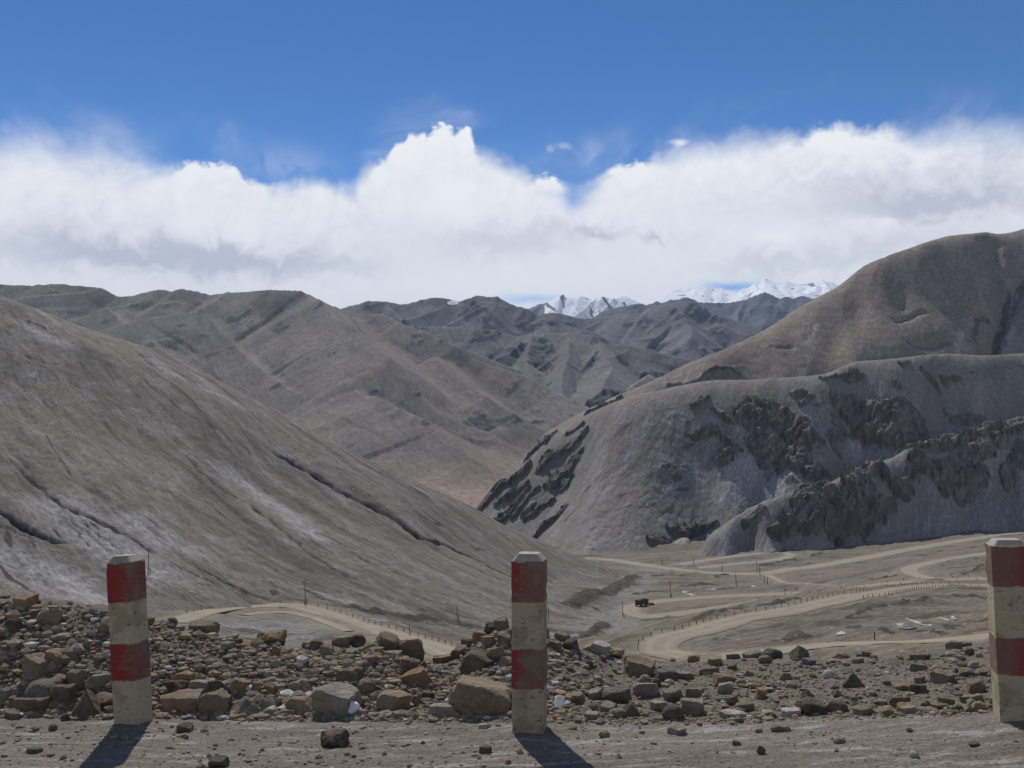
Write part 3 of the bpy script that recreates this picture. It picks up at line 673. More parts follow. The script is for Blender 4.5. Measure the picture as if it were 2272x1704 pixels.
# ------------------------------------------------------------------ far mountains built from crest and spur lines
def mountain(name, ridges, a0, a1, na, Y0, Y1, nY, mat, label, spur=None, warp=(60, 300), amp=25, scale=300, floor=None, seed=0, rockf=None, snowf=None, smooth=12.0, dustf=None, subs=1.0, wide=(None, None)):
    A, Yg = patch(a0, a1, na, Y0, Y1, nY, wide)
    x = A * Yg
    rg = np.random.default_rng(seed + 100)
    lines = []
    for pts, slope, nsp in ridges:
        P = np.array([pt(*p) for p in pts])
        lines.append((P, slope))
        if spur and nsp:
            sp_len, sp_slope, side, gap = spur
            Q = resample(P, gap / 4)
            s = 0.0; nxt = gap * 0.4
            for i in range(1, len(Q)):
                s += np.linalg.norm(Q[i, :2] - Q[i - 1, :2])
                if s > nxt:
                    nxt = s + gap * rg.uniform(0.6, 1.4)
                    L = sp_len * rg.uniform(0.5, 1.1) * nsp
                    ang = math.radians(-90 + rg.uniform(-38, 38))
                    p = Q[i].copy(); p[2] -= 4; S = [p.copy()]
                    for q in range(5):
                        ang += rg.uniform(-0.25, 0.25)
                        p = p + np.array([math.cos(ang) * L / 5, math.sin(ang) * L / 5, -sp_slope * L / 5 * rg.uniform(0.6, 1.3)])
                        S.append(p.copy())
                    lines.append((np.array(S), side))
    if spur:
        for P, slope in list(lines)[1:]:
            if rg.random() > subs: continue
            S_ = resample(P, 40.0)
            L0 = np.linalg.norm(P[-1, :2] - P[0, :2])
            dirv_ = (P[-1, :2] - P[0, :2]) / (L0 + 1e-6)
            nsub = int(np.clip(L0 / (spur[3] * 1.3), 1, 3))
            for q in range(nsub):
                p = S_[int(len(S_) * (q + rg.uniform(0.2, 0.8)) / nsub * 0.95)].copy(); p[2] -= 3
                sg = 1 if rg.random() < 0.5 else -1
                ang = math.atan2(dirv_[1], dirv_[0]) + sg * math.radians(rg.uniform(38, 65))
                Ls = spur[3] * rg.uniform(0.6, 1.1)
                S = [p.copy()]
                for e_ in range(3):
                    ang += rg.uniform(-0.3, 0.3)
                    p = p + np.array([math.cos(ang) * Ls / 3, math.sin(ang) * Ls / 3, -spur[1] * 1.25 * Ls / 3])
                    S.append(p.copy())
                lines.append((np.array(S), spur[2] * 1.15))
    wx = x + warp[0] * fbm(x / warp[1], Yg / warp[1], 4, seed + 1)
    wy = Yg + warp[0] * fbm(x / warp[1] + 31, Yg / warp[1], 4, seed + 2)
    zs = np.full(x.shape, -1e9)
    acc = np.zeros(x.shape); mx = np.full(x.shape, -1e9); vals = []
    # crest lines are not warped near themselves: blend warp by distance
    for li, (P, slope) in enumerate(lines):
        reach = 1e9 if li == 0 else max(spur[3] * 3.0, 500) if spur else 1e9
        m = (x > P[:, 0].min() - reach) & (x < P[:, 0].max() + reach) & (Yg > P[:, 1].min() - reach) & (Yg < P[:, 1].max() + reach)
        if not m.any(): continue
        xm, ym, wxm, wym, mm = x[m], Yg[m], wx[m], wy[m], mx[m]
        d0, t0 = seg_dist(xm, ym, P)
        b = sstep(0, warp[0] * 2.5, d0)
        d1, t1 = seg_dist(wxm, wym, P)
        d = d0 * (1 - b) + d1 * b
        t = np.where(b > 0.5, t1, t0)
        i = np.clip(t.astype(int), 0, len(P) - 2); fr = t - i
        zr = P[i, 2] * (1 - fr) + P[i + 1, 2] * fr
        v = zr - slope * d + 0.12 * slope * d * d / (d + 900)
        # smooth maximum
        h = np.clip(0.5 + 0.5 * (v - mm) / smooth, 0, 1)
        mx[m] = np.where(mm < -1e8, v, mm * (1 - h) + v * h + smooth * h * (1 - h) * 0.5)
    z = mx
    if floor is not None:
        fz = floor(x, Yg); h = np.clip(0.5 + 0.5 * (fz - z) / 30, 0, 1)
        z = z * (1 - h) + fz * h + 30 * h * (1 - h)
        dmask = h
    z = z + amp * (0.55 * fbm(x / scale, Yg / (scale * 1.6), 3, seed + 5) + 0.45 * (ridged(wx / (scale * .42), wy / (scale * 1.3), 4, seed + 6) - 0.5) + 0.12 * fbm(x / (scale * .12), Yg / (scale * .12), 4, seed + 7))
    gz_y = np.gradient(z, axis=1) / np.gradient(Yg, axis=1)
    rk = rockf(x, Yg, z, gz_y) if rockf else np.zeros_like(z)
    sn = snowf(x, Yg, z, gz_y) if snowf else np.zeros_like(z)
    if rockf is not None:
        z = z + rk * amp * 1.1 * (ridged(x / (scale * .18), Yg / (scale * .18), 4, seed + 9) - 0.3)
    sc = 0.4 * sstep(0.05, 0.5, fbm(x / scale, Yg / scale, 5, seed + 11))
    z = np.maximum(z, -150 + 5 * fbm(x / 200, Yg / 200, 3, 2))
    o = new_obj(name, grid_mesh(name, x, Yg, z, dict(rock=rk, scree=sc, snow=sn, dust=dmask if dustf else np.zeros_like(z))), mat)
    tag(o, label, 'mountain', kind='structure')
    return o

m_m1 = terrain_mat('far_brown_slope', (0.178, 0.147, 0.124), (0.142, 0.127, 0.118), (0.075, 0.068, 0.066), (0.20, 0.185, 0.17), 260, math.radians(-70), 3.0, 1.8, dark=0.5, dust=(0.27, 0.205, 0.16))
m_m2 = terrain_mat('far_grey_slope', (0.145, 0.130, 0.122), (0.122, 0.117, 0.119), (0.065, 0.064, 0.068), (0.20, 0.19, 0.185), 320, math.radians(-70), 3.0, 2.5)
m_m4 = terrain_mat('far_blue_slope', (0.12, 0.118, 0.12), (0.11, 0.11, 0.115), (0.07, 0.07, 0.075), (0.15, 0.145, 0.145), 500, math.radians(-80), 3.0, 10.0)
m_sn = terrain_mat('snow_slope', (0.15, 0.15, 0.16), (0.11, 0.11, 0.115), (0.08, 0.08, 0.085), (0.15, 0.15, 0.15), 400, math.radians(-80), 3.0, 8.0)

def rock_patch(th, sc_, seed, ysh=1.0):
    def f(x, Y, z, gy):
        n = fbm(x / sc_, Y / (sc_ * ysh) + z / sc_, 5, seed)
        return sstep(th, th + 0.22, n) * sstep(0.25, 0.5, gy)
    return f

m1_crest = [(-1700, 540, 3650), (-1100, 560, 3600), (-700, 560, 3500), (-400, 590, 3450), (-150, 615, 3380), (0, 629, 3320), (72, 634, 3300), (127, 630, 3280), (163, 633, 3270), (210, 637, 3255), (235, 643, 3250), (260, 656, 3245), (289, 656, 3235), (315, 649, 3225), (351, 643, 3210), (383, 647, 3200), (401, 640, 3190), (449, 650, 3160), (470, 654, 3150), (506, 648, 3110), (553, 647, 3060), (597, 641, 3010), (640, 643, 2970), (669, 647, 2950), (705, 665, 2915), (742, 681, 2890)]
m1_A = [(742, 683, 2890), (796, 698, 2850), (850, 696, 2800), (887, 716, 2700), (941, 734, 2600), (977, 752, 2540), (1013, 770, 2480), (1049, 795, 2430), (1086, 810, 2380), (1122, 821, 2320), (1176, 839, 2250), (1230, 868, 2150), (1303, 902, 2020), (1340, 925, 1950), (1420, 980, 1800)]
m1_B = [(655, 690, 2800), (690, 755, 2550), (760, 813, 2300), (850, 853, 2100), (912, 878, 2000), (977, 915, 1880), (1031, 944, 1800), (1086, 962, 1730), (1158, 1009, 1600), (1210, 1045, 1500)]
m1_C = [(790, 870, 1950), (854, 889, 1800), (887, 907, 1740), (934, 926, 1680), (977, 947, 1620), (1013, 987, 1520), (1049, 1020, 1450)]
m1_D = [(449, 690, 2950), (520, 765, 2600), (600, 835, 2300), (700, 905, 2000), (800, 962, 1750), (890, 1018, 1550)]
m1_E = [(235, 680, 3050), (300, 740, 2700), (380, 790, 2400), (470, 850, 2100)]
m1_G = [(965, 790, 2400), (1000, 830, 2200), (1080, 880, 2000), (1150, 925, 1900)]
mountain('mountain', [(m1_crest, 0.62, 1.0), (m1_A, 0.6, 0), (m1_B, 0.62, 0), (m1_C, 0.5, 0), (m1_D, 0.62, 0), (m1_E, 0.6, 0), (m1_G, 0.5, 0)], -0.58, 0.14, 800, 1080, 3900, 420, m_m1,
         'broad brown mountain across the valley at left with long ribbed spurs', spur=(1150, 0.27, 0.60, 520), warp=(60, 520), amp=10, scale=460,
         floor=lambda x, Y: -88 + (Y - 1150) * 0.075, seed=200, rockf=rock_patch(0.17, 90, 260, 2.6), smooth=26, dustf=True, subs=0.5, wide=(-1.2, None))

m2_crest = [(600, 720, 4700), (760, 685, 4650), (821, 668, 4600), (894, 674, 4560), (962, 660, 4520), (995, 660, 4510), (1017, 667, 4500), (1046, 660, 4490), (1057, 653, 4485), (1078, 656, 4480), (1104, 656, 4470), (1122, 670, 4460), (1151, 681, 4440), (1169, 683, 4430), (1194, 698, 4400), (1240, 715, 4300), (1320, 740, 4150), (1400, 770, 4000)]
mountain('mountain', [(m2_crest, 0.65, 1.0)], -0.26, 0.16, 420, 3200, 5200, 200, m_m2, 'dark flat-topped mountain behind the brown one, a snow streak on its crest',
         spur=(700, 0.4, 0.7, 260), warp=(50, 420), amp=18, scale=420, seed=300, rockf=rock_patch(0.05, 200, 360, 2.0), smooth=10,
         snowf=lambda x, Y, z, g: np.clip(1.2 * np.exp(-(((x / Y - ag(1006, 0)[0]) / 0.006) ** 2) - (((z - CZ) / Y - 0.126) / 0.0022) ** 2), 0, 1))
d_crest = [(800, 715, 3500), (941, 724, 3400), (1013, 725, 3350), (1086, 732, 3280), (1150, 745, 3200), (1195, 740, 3150), (1263, 735, 3080), (1320, 744, 3000), (1353, 757, 2960), (1399, 767, 2900), (1444, 779, 2850), (1512, 792, 2780), (1560, 812, 2720), (1650, 850, 2600)]
d_s1 = [(1320, 746, 3000), (1347, 790, 2780), (1358, 818, 2620), (1340, 850, 2420), (1317, 905, 2200)]
d_s2 = [(1180, 745, 3150), (1170, 800, 2900), (1190, 850, 2650)]
d_s3 = [(1440, 830, 2550), (1395, 868, 2350), (1347, 858, 2330), (1310, 885, 2230), (1270, 920, 2130)]
d_s4 = [(1263, 738, 3080), (1262, 790, 2850), (1245, 840, 2600), (1250, 890, 2350)]
mountain('mountain', [(d_crest, 0.62, 0.8), (d_s1, 0.6, 0.35), (d_s2, 0.6, 0.3), (d_s3, 0.6, 0.25), (d_s4, 0.7, 0.3)], -0.16, 0.26, 520, 1900, 3900, 260, m_m2, 'grey-blue craggy mountain in the gap of the valley below the snow peaks',
         spur=(550, 0.42, 0.75, 170), warp=(35, 320), amp=15, scale=300, seed=400, rockf=rock_patch(0.05, 130, 460, 2.0), smooth=8)
m3_crest = [(1120, 715, 5300), (1200, 697, 5250), (1240, 694, 5230), (1297, 706, 5200), (1342, 705, 5160), (1376, 697, 5130), (1403, 693, 5100), (1426, 694, 5080), (1444, 681, 5060), (1466, 677, 5040), (1493, 672, 5020), (1521, 668, 5000), (1539, 670, 4980), (1557, 681, 4950), (1580, 697, 4900), (1625, 711, 4800), (1650, 726, 4750), (1720, 760, 4600)]
mountain('mountain', [(m3_crest, 0.6, 1.0)], -0.02, 0.30, 420, 3700, 5900, 220, m_m2, 'brown grey peak right of the valley gap in front of the snow range',
         spur=(900, 0.42, 0.75, 240), warp=(50, 420), amp=18, scale=420, seed=500, rockf=rock_patch(0.05, 180, 560, 2.0), smooth=10)
m4_crest = [(1340, 690, 8400), (1410, 672, 8300), (1435, 675, 8280), (1455, 669, 8250), (1471, 673, 8230), (1489, 665, 8200), (1503, 665, 8180), (1521, 659, 8150), (1534, 662, 8130), (1555, 670, 8100), (1582, 673, 8050), (1610, 672, 8000), (1637, 668, 7950), (1669, 659, 7900), (1697, 648, 7850), (1716, 656, 7800), (1730, 662, 7780), (1749, 657, 7750), (1770, 665, 7700), (1785, 661, 7680), (1806, 661, 7650), (1900, 640, 7500), (2000, 650, 7400)]
mountain('mountain', [(m4_crest, 0.65, 1.0)], 0.07, 0.42, 360, 6200, 9400, 160, m_m4, 'hazy blue pointed ridge directly below the white snow range',
         spur=(1500, 0.45, 0.8, 330), warp=(70, 400), amp=30, scale=350, seed=600, rockf=rock_patch(0.05, 300, 660), smooth=20)
s1_crest = [(1100, 720, 9900), (1177, 684, 9700), (1195, 675, 9650), (1206, 672, 9620), (1229, 665, 9580), (1249, 654, 9540), (1258, 662, 9530), (1277, 661, 9500), (1292, 657, 9480), (1313, 662, 9450), (1340, 658, 9420), (1353, 663, 9400), (1362, 661, 9390), (1372, 667, 9380), (1405, 675, 9330), (1450, 690, 9280)]
def snow1(x, Y, z, gy):
    a = x / Y
    n = fbm((x + 0.45 * z) / 75, z / 240, 5, 71)
    lim = sstep(ag(1190, 0)[0], ag(1225, 0)[0], a) * (1 - 0.35 * sstep(ag(1352, 0)[0], ag(1372, 0)[0], a))
    return np.clip(sstep(-0.42, -0.08, n) * lim, 0, 1)
mountain('snow_mountain', [(s1_crest, 0.62, 1.0)], -0.02, 0.15, 420, 8300, 10800, 260, m_sn, 'pointed dark mountain streaked with snow, left part of the snow range',
         spur=(1300, 0.5, 0.9, 190), warp=(35, 400), amp=16, scale=200, seed=700, snowf=snow1, smooth=12)
s2_crest = [(1300, 690, 16500), (1362, 663, 16400), (1376, 656, 16380), (1394, 661, 16350), (1421, 674, 16300), (1462, 670, 16200), (1484, 652, 16150), (1502, 641, 16100), (1521, 642, 16080), (1543, 635, 16050), (1566, 635, 16000), (1580, 641, 15980), (1602, 639, 15950), (1620, 645, 15920), (1640, 650, 15900), (1650, 640, 15880), (1664, 638, 15860), (1677, 627, 15840), (1684, 631, 15830), (1699, 619, 15800), (1718, 626, 15780), (1743, 623, 15750), (1760, 627, 15720), (1781, 629, 15700), (1803, 626, 15660), (1822, 619, 15630), (1830, 624, 15620), (1850, 628, 15600), (1900, 640, 15500), (2000, 640, 15300)]
mountain('snow_mountain', [(s2_crest, 0.30, 1.0)], 0.07, 0.38, 420, 13500, 18000, 220, m_sn, 'white snow range on the horizon left of the big brown hill',
         spur=(2600, 0.25, 0.5, 700), warp=(90, 800), amp=40, scale=420, seed=800, smooth=25,
         snowf=lambda x, Y, z, g: sstep(-0.42, -0.22, fbm(x / 200, z / 260 + Y / 600, 4, 81) + 0.06))

# ================================================================== ROADSIDE
def plane_z(a, Y):
    x = a * Y
    return 0.043 * x + 0.010 * np.clip(x, -3.2, 3.2) ** 2 - 0.045 * (Y - 4.95) + 0.03
def uv_of(x, Y, z):
    a = x / Y; g = (z - CZ) / Y
    # invert the sight line
    t = (g * cp - sp) / (cp + sp * g); y = cp - sp * t
    return CX + a * y * F, CY - t * F
nr = []
for a in (-0.95, -0.7, -0.5, -0.3, -0.1, 0.1, 0.3, 0.5, 0.7, 0.95):
    for Y in (2.2, 3.0, 3.8, 4.5):
        nr.append((*uv_of(a * Y, Y, plane_z(a, Y)), Y))
FOOT = [(-700, 1580), (-350, 1580), (0, 1583), (200, 1588), (400, 1587), (600, 1592), (750, 1592), (900, 1594), (1100, 1594), (1250, 1597), (1400, 1600), (1600, 1600), (1800, 1592), (2000, 1585), (2272, 1575), (2700, 1560), (3000, 1550)]
CREST = [(-700, 1290), (-350, 1305), (0, 1328), (150, 1340), (250, 1352), (330, 1376), (420, 1402), (514, 1420), (617, 1436), (719, 1438), (800, 1442), (873, 1452), (930, 1468), (986, 1482), (1040, 1444), (1080, 1408), (1114, 1388), (1160, 1394), (1222, 1414), (1300, 1442), (1400, 1464), (1600, 1466), (1800, 1460), (2000, 1448), (2272, 1430), (2700, 1405), (3000, 1395)]
def foot_v(u): return np.interp(u, *np.array(FOOT).T)
def crest_v(u): return np.interp(u, *np.array(CREST).T)
for u in sorted(set([q[0] for q in FOOT] + [q[0] for q in CREST])):
    vf = float(foot_v(u))
    p = hit(plane_z, u, vf, 3, 12)
    Yf = p[1]; vcst = crest_v(u)
    nr.append((u, vf, Yf))
    left = 1 - sstep(900, 1400, np.array(float(u)))
    Yc = Yf + 0.92 + 0.95 * (1 - left)
    dv = vf - vcst
    nr.append((u, vf - dv * 0.46, Yf + (Yc - Yf) * 0.40))
    nr.append((u, vf - dv * 0.82, Yf + (Yc - Yf) * 0.74))
    nr.append((u, vcst, Yc))
    nr.append((u, vcst + 22, Yc + 0.5)); nr.append((u, vcst + 95, Yc + 2.0)); nr.append((u, vcst + 170, Yc + 5.5))
NEAR = Plate(nr, 1e-6, 1.0)
_fp = [hit(plane_z, u, v, 3, 12) for u, v in FOOT]
FA = np.array([p[0] / p[1] for p in _fp]); FY = np.array([p[1] for p in _fp])
def near_z(a, Y):
    x = a * Y
    yf = np.interp(a, FA, FY)
    wb = sstep(-0.22, 0.16, Y - yf)
    z = plane_z(a, Y) * (1 - wb) + np.where(wb > 0, NEAR.z(a, np.maximum(Y, yf - 0.3)), 0) * wb
    for px_, py_ in ((-1.93, 5.30), (0.083, 4.93), (2.2, 4.56)):
        z = z + 0.022 * np.exp(-(((x - px_) ** 2 + (Y - py_) ** 2) / 0.035))
    bank = sstep(-0.05, 0.2, Y - yf)
    z = z + bank * (0.035 * fbm(x / 0.5, Y / 0.5, 4, 21) + 0.020 * fbm(x / 0.11, Y / 0.11, 4, 22))
    road = 1 - bank
    z = z + road * (0.010 * fbm(x / 0.9, Y / 0.35, 4, 24) + 0.0065 * fbm(x / 0.12, Y / 0.07, 4, 25) + 0.004 * ridged(x / 0.05, Y / 0.05, 3, 26))
    return z
A, Yg = patch(-0.62, 0.62, 760, 2.2, 14.0, 640, (-2.4, 2.4))
x = A * Yg
zn = near_z(A, Yg)
bankm = sstep(-0.1, 0.15, Yg - np.interp(A, FA, FY))
k = N('roadside_dirt')
pos = k.n('NewGeometry').outputs['Position']
st = k.mapping(pos, (0.35, 1.6, 1), (0, 0, 0.19))
n1 = k.noise(st, 1.3, 5, 0.6, 0.4)
n2 = k.noise(pos, 9.0, 6, 0.7)
n3 = k.noise(pos, 60.0, 4, 0.7)
n4 = k.noise(k.mapping(pos, (0.5, 2.2, 1), (0, 0, 0.19)), 6, 5, 0.65)
c = k.mix(k.ramp(n1, 0.35, 0.65), (0.155, 0.131, 0.102), (0.20, 0.175, 0.143))
c = k.mix(k.math('MULTIPLY', k.ramp(n4, 0.50, 0.70), k.math('SUBTRACT', 1.0, k.attr('bank'))), c, (0.33, 0.315, 0.30))
c = k.mix(k.attr('bank'), c, k.mix(k.ramp(n2, 0.3, 0.7), (0.142, 0.120, 0.093), (0.208, 0.178, 0.141)))
c = k.mix(1.0, c, k.ramp(n3, 0.2, 0.8, 0.62, 1.3), 'MULTIPLY')
vo = k.n('TexVoronoi'); k.l(pos, vo.inputs['Vector']); vo.inputs['Scale'].default_value = 45
c = k.mix(k.math('MULTIPLY', k.math('LESS_THAN', vo.outputs['Distance'], 0.25), 0.5), c, k.mix(0.6, c, vo.outputs['Color'], 'OVERLAY'))
hh = k.math('ADD', k.math('MULTIPLY', n2, 1.0), k.math('MULTIPLY', n3, 0.5))
m_dirt = k.out(c, 0.95, k.bump(hh, 0.03, 0.9), 0.1)
o = new_obj('roadside', grid_mesh('roadside', x, Yg, zn, dict(bank=bankm)), m_dirt)
tag(o, 'bare dirt road edge and stony bank in the foreground', 'roadside', kind='structure')
xs = np.linspace(-45, 45, 40); ys = np.linspace(-14, 2.6, 12)
XX, YY = np.meshgrid(xs, ys, indexing='ij')
ZZ = 0.043 * np.clip(XX, -8, 8) + 0.010 * np.clip(XX, -3.2, 3.2) ** 2 - 0.045 * (YY - 4.95)
o = new_obj('road', grid_mesh('pass_road', XX, YY, ZZ, dict(bank=np.zeros_like(XX))), m_dirt)
tag(o, 'dirt pass road on this side of the guard posts', 'road', kind='structure')

# ------------------------------------------------------------------ stones
from mathutils import noise as mnoise
def rock_mesh(name, seed, kind):
    rg = random.Random(seed)
    bm = bmesh.new()
    bmesh.ops.create_icosphere(bm, subdivisions=4, radius=1.0)
    planes = []
    if kind == 'block':
        for n in ((0, 0, 1), (0, 0, -1), (1, 0, 0), (-1, 0, 0), (0, 1, 0), (0, -1, 0)):
            v = (Vector(n) + Vector((rg.uniform(-.28, .28), rg.uniform(-.28, .28), rg.uniform(-.18, .18)))).normalized()
            planes.append((v, rg.uniform(0.55, 0.68)))
        npl, lo, hi = 7, .68, .9
    elif kind == 'slab':
        planes = [(Vector((rg.uniform(-.15, .15), rg.uniform(-.15, .15), 1)).normalized(), 0.5), (Vector((0, 0, -1)), 0.5)]
        for q in range(5):
            th = q * 2 * math.pi / 5 + rg.uniform(-.4, .4)
            planes.append((Vector((math.cos(th), math.sin(th), rg.uniform(-.25, .25))).normalized(), rg.uniform(.62, .8)))
        npl, lo, hi = 5, .72, .92
    elif kind == 'pyramid':
        for q in range(4):
            th = q * math.pi / 2 + rg.uniform(-.5, .5)
            planes.append((Vector((math.cos(th), math.sin(th), rg.uniform(.45, .9))).normalized(), rg.uniform(.42, .58)))
        planes.append((Vector((0, 0, -1)), .5)); npl, lo, hi = 4, .7, .9
    elif kind == 'round':
        npl, lo, hi = 9, .82, .96
    else:
        npl, lo, hi = 15, .58, .85
    for q in range(npl):
        v = Vector((rg.gauss(0, 1), rg.gauss(0, 1), rg.gauss(0, 1))).normalized()
        planes.append((v, rg.uniform(lo, hi)))
    off = Vector((rg.uniform(-50, 50),) * 3)
    for v in bm.verts:
        p = v.co.copy()
        p *= 1.0 + 0.13 * mnoise.noise(p * 1.3 + off)
        for n, d in planes:
            e = p.dot(n) - d
            if e > 0: p -= n * e * 0.96
        p += p.normalized() * (0.06 * mnoise.noise(p * 3.4 + off) + 0.035 * mnoise.noise(p * 8 + off) + 0.018 * mnoise.noise(p * 18 + off))
        v.co = p
    xsv = [v.co.x for v in bm.verts]; ysv = [v.co.y for v in bm.verts]; zsv = [v.co.z for v in bm.verts]
    cx0, cy0 = (max(xsv) + min(xsv)) / 2, (max(ysv) + min(ysv)) / 2
    sx, sy, sz = max(xsv) - min(xsv), max(ysv) - min(ysv), max(zsv) - min(zsv)
    for v in bm.verts:
        v.co = Vector(((v.co.x - cx0) / sx, (v.co.y - cy0) / sy, (v.co.z - min(zsv)) / sz))
    me = bpy.data.meshes.new(name); bm.to_mesh(me); bm.free()
    me.polygons.foreach_set('use_smooth', [True] * len(me.polygons))
    me.set_sharp_from_angle(angle=math.radians(32))
    return me
k = N('stone')
oi = k.n('ObjectInfo'); tc = k.n('NewGeometry').outputs['Position']
n1 = k.noise(tc, 11, 5, 0.65, 0.5); n2 = k.noise(tc, 70, 5, 0.7); n3 = k.noise(k.mapping(tc, (1, 1, 3.5), (0.4, 0.3, 0)), 9, 4, 0.6)
c = k.mix(1.0, oi.outputs['Color'], k.ramp(n1, 0.25, 0.75, 0.66, 1.3), 'MULTIPLY')
c = k.mix(k.math('MULTIPLY', k.ramp(n3, 0.52, 0.7), 0.45), c, (0.20, 0.145, 0.09))
c = k.mix(k.math('MULTIPLY', k.ramp(n1, 0.58, 0.7), 0.4), c, (0.25, 0.235, 0.21))
c = k.mix(k.ramp(k.math('ADD', n1, k.math('MULTIPLY', n3, 0.4)), 0.55, 0.9, 0.0, 0.65), c, (0.20, 0.165, 0.122))
c = k.mix(1.0, c, k.ramp(n2, 0.2, 0.8, 0.68, 1.28), 'MULTIPLY')
m_stone = k.out(c, 0.92, k.bump(k.math('ADD', n2, k.math('MULTIPLY', n1, 1.5)), 0.02, 1.0), 0.1)
KINDS = {'block': 5, 'slab': 5, 'pyramid': 3, 'round': 3, 'rough': 6}
ROCKS = {kd: [rock_mesh('stone_' + kd, 40 + 17 * i + 3 * j, kd) for j in range(n)] for i, (kd, n) in enumerate(KINDS.items())}
for L in ROCKS.values():
    for me in L: me.materials.append(m_stone)
COLOURS = {'tan': (0.265, 0.203, 0.138), 'orange': (0.28, 0.185, 0.10), 'grey': (0.205, 0.182, 0.15), 'dark brown': (0.105, 0.083, 0.064), 'pale': (0.31, 0.275, 0.225), 'white': (0.44, 0.42, 0.39), 'blue-grey': (0.175, 0.172, 0.172), 'brown': (0.19, 0.142, 0.098), 'pinkish': (0.25, 0.195, 0.16), 'dark grey': (0.12, 0.108, 0.095), 'greenish': (0.25, 0.255, 0.215), 'yellow': (0.32, 0.255, 0.15)}
SHAPE = {'block': 'blocky', 'slab': 'flat', 'pyramid': 'pointed', 'round': 'rounded', 'rough': 'jagged'}
stones = []
def add_stone(u, v, w, h, kd, colr, label=None, tilt=None, seed=None):
    rg = random.Random(int(u * 7 + v * 13) if seed is None else seed)
    p = hit(near_z, u, v - 0.06 * h, 3.0, 11.0, 260)
    W = w * p[1] / F * (1 + 0.0); H = h * p[1] / F
    W *= 1.06
    embed = 0.34 if kd != 'pyramid' else 0.16
    zs = H / (1 - embed) * 1.02
    D = max(min(W, 1.6 * zs), 0.55 * W) * rg.uniform(0.85, 1.15)
    me = ROCKS[kd][rg.randrange(len(ROCKS[kd]))]
    o = bpy.data.objects.new('stone', me); COL.objects.link(o)
    o.scale = (W, D, zs)
    t = tilt if tilt is not None else rg.uniform(-7, 7)
    o.rotation_euler = (math.radians(rg.uniform(-8, 10)), math.radians(-t), math.radians(rg.uniform(-16, 16)) + (math.pi if rg.random() < .5 else 0))
    if o.rotation_euler[2] > 2: o.rotation_euler[1] *= -1
    o.location = (p[0], p[1] + D * 0.33, p[2] - embed * zs)
    cc = COLOURS[colr]; f = rg.uniform(0.98, 1.30)
    o.color = (cc[0] * f, cc[1] * f, cc[2] * f, 1)
    tag(o, label, 'stone', 'loose stones along the roadside bank')
    stones.append(dict(o=o, u=u, v=v, w=w, h=h, kd=kd, c=colr, lab=label))
    return o
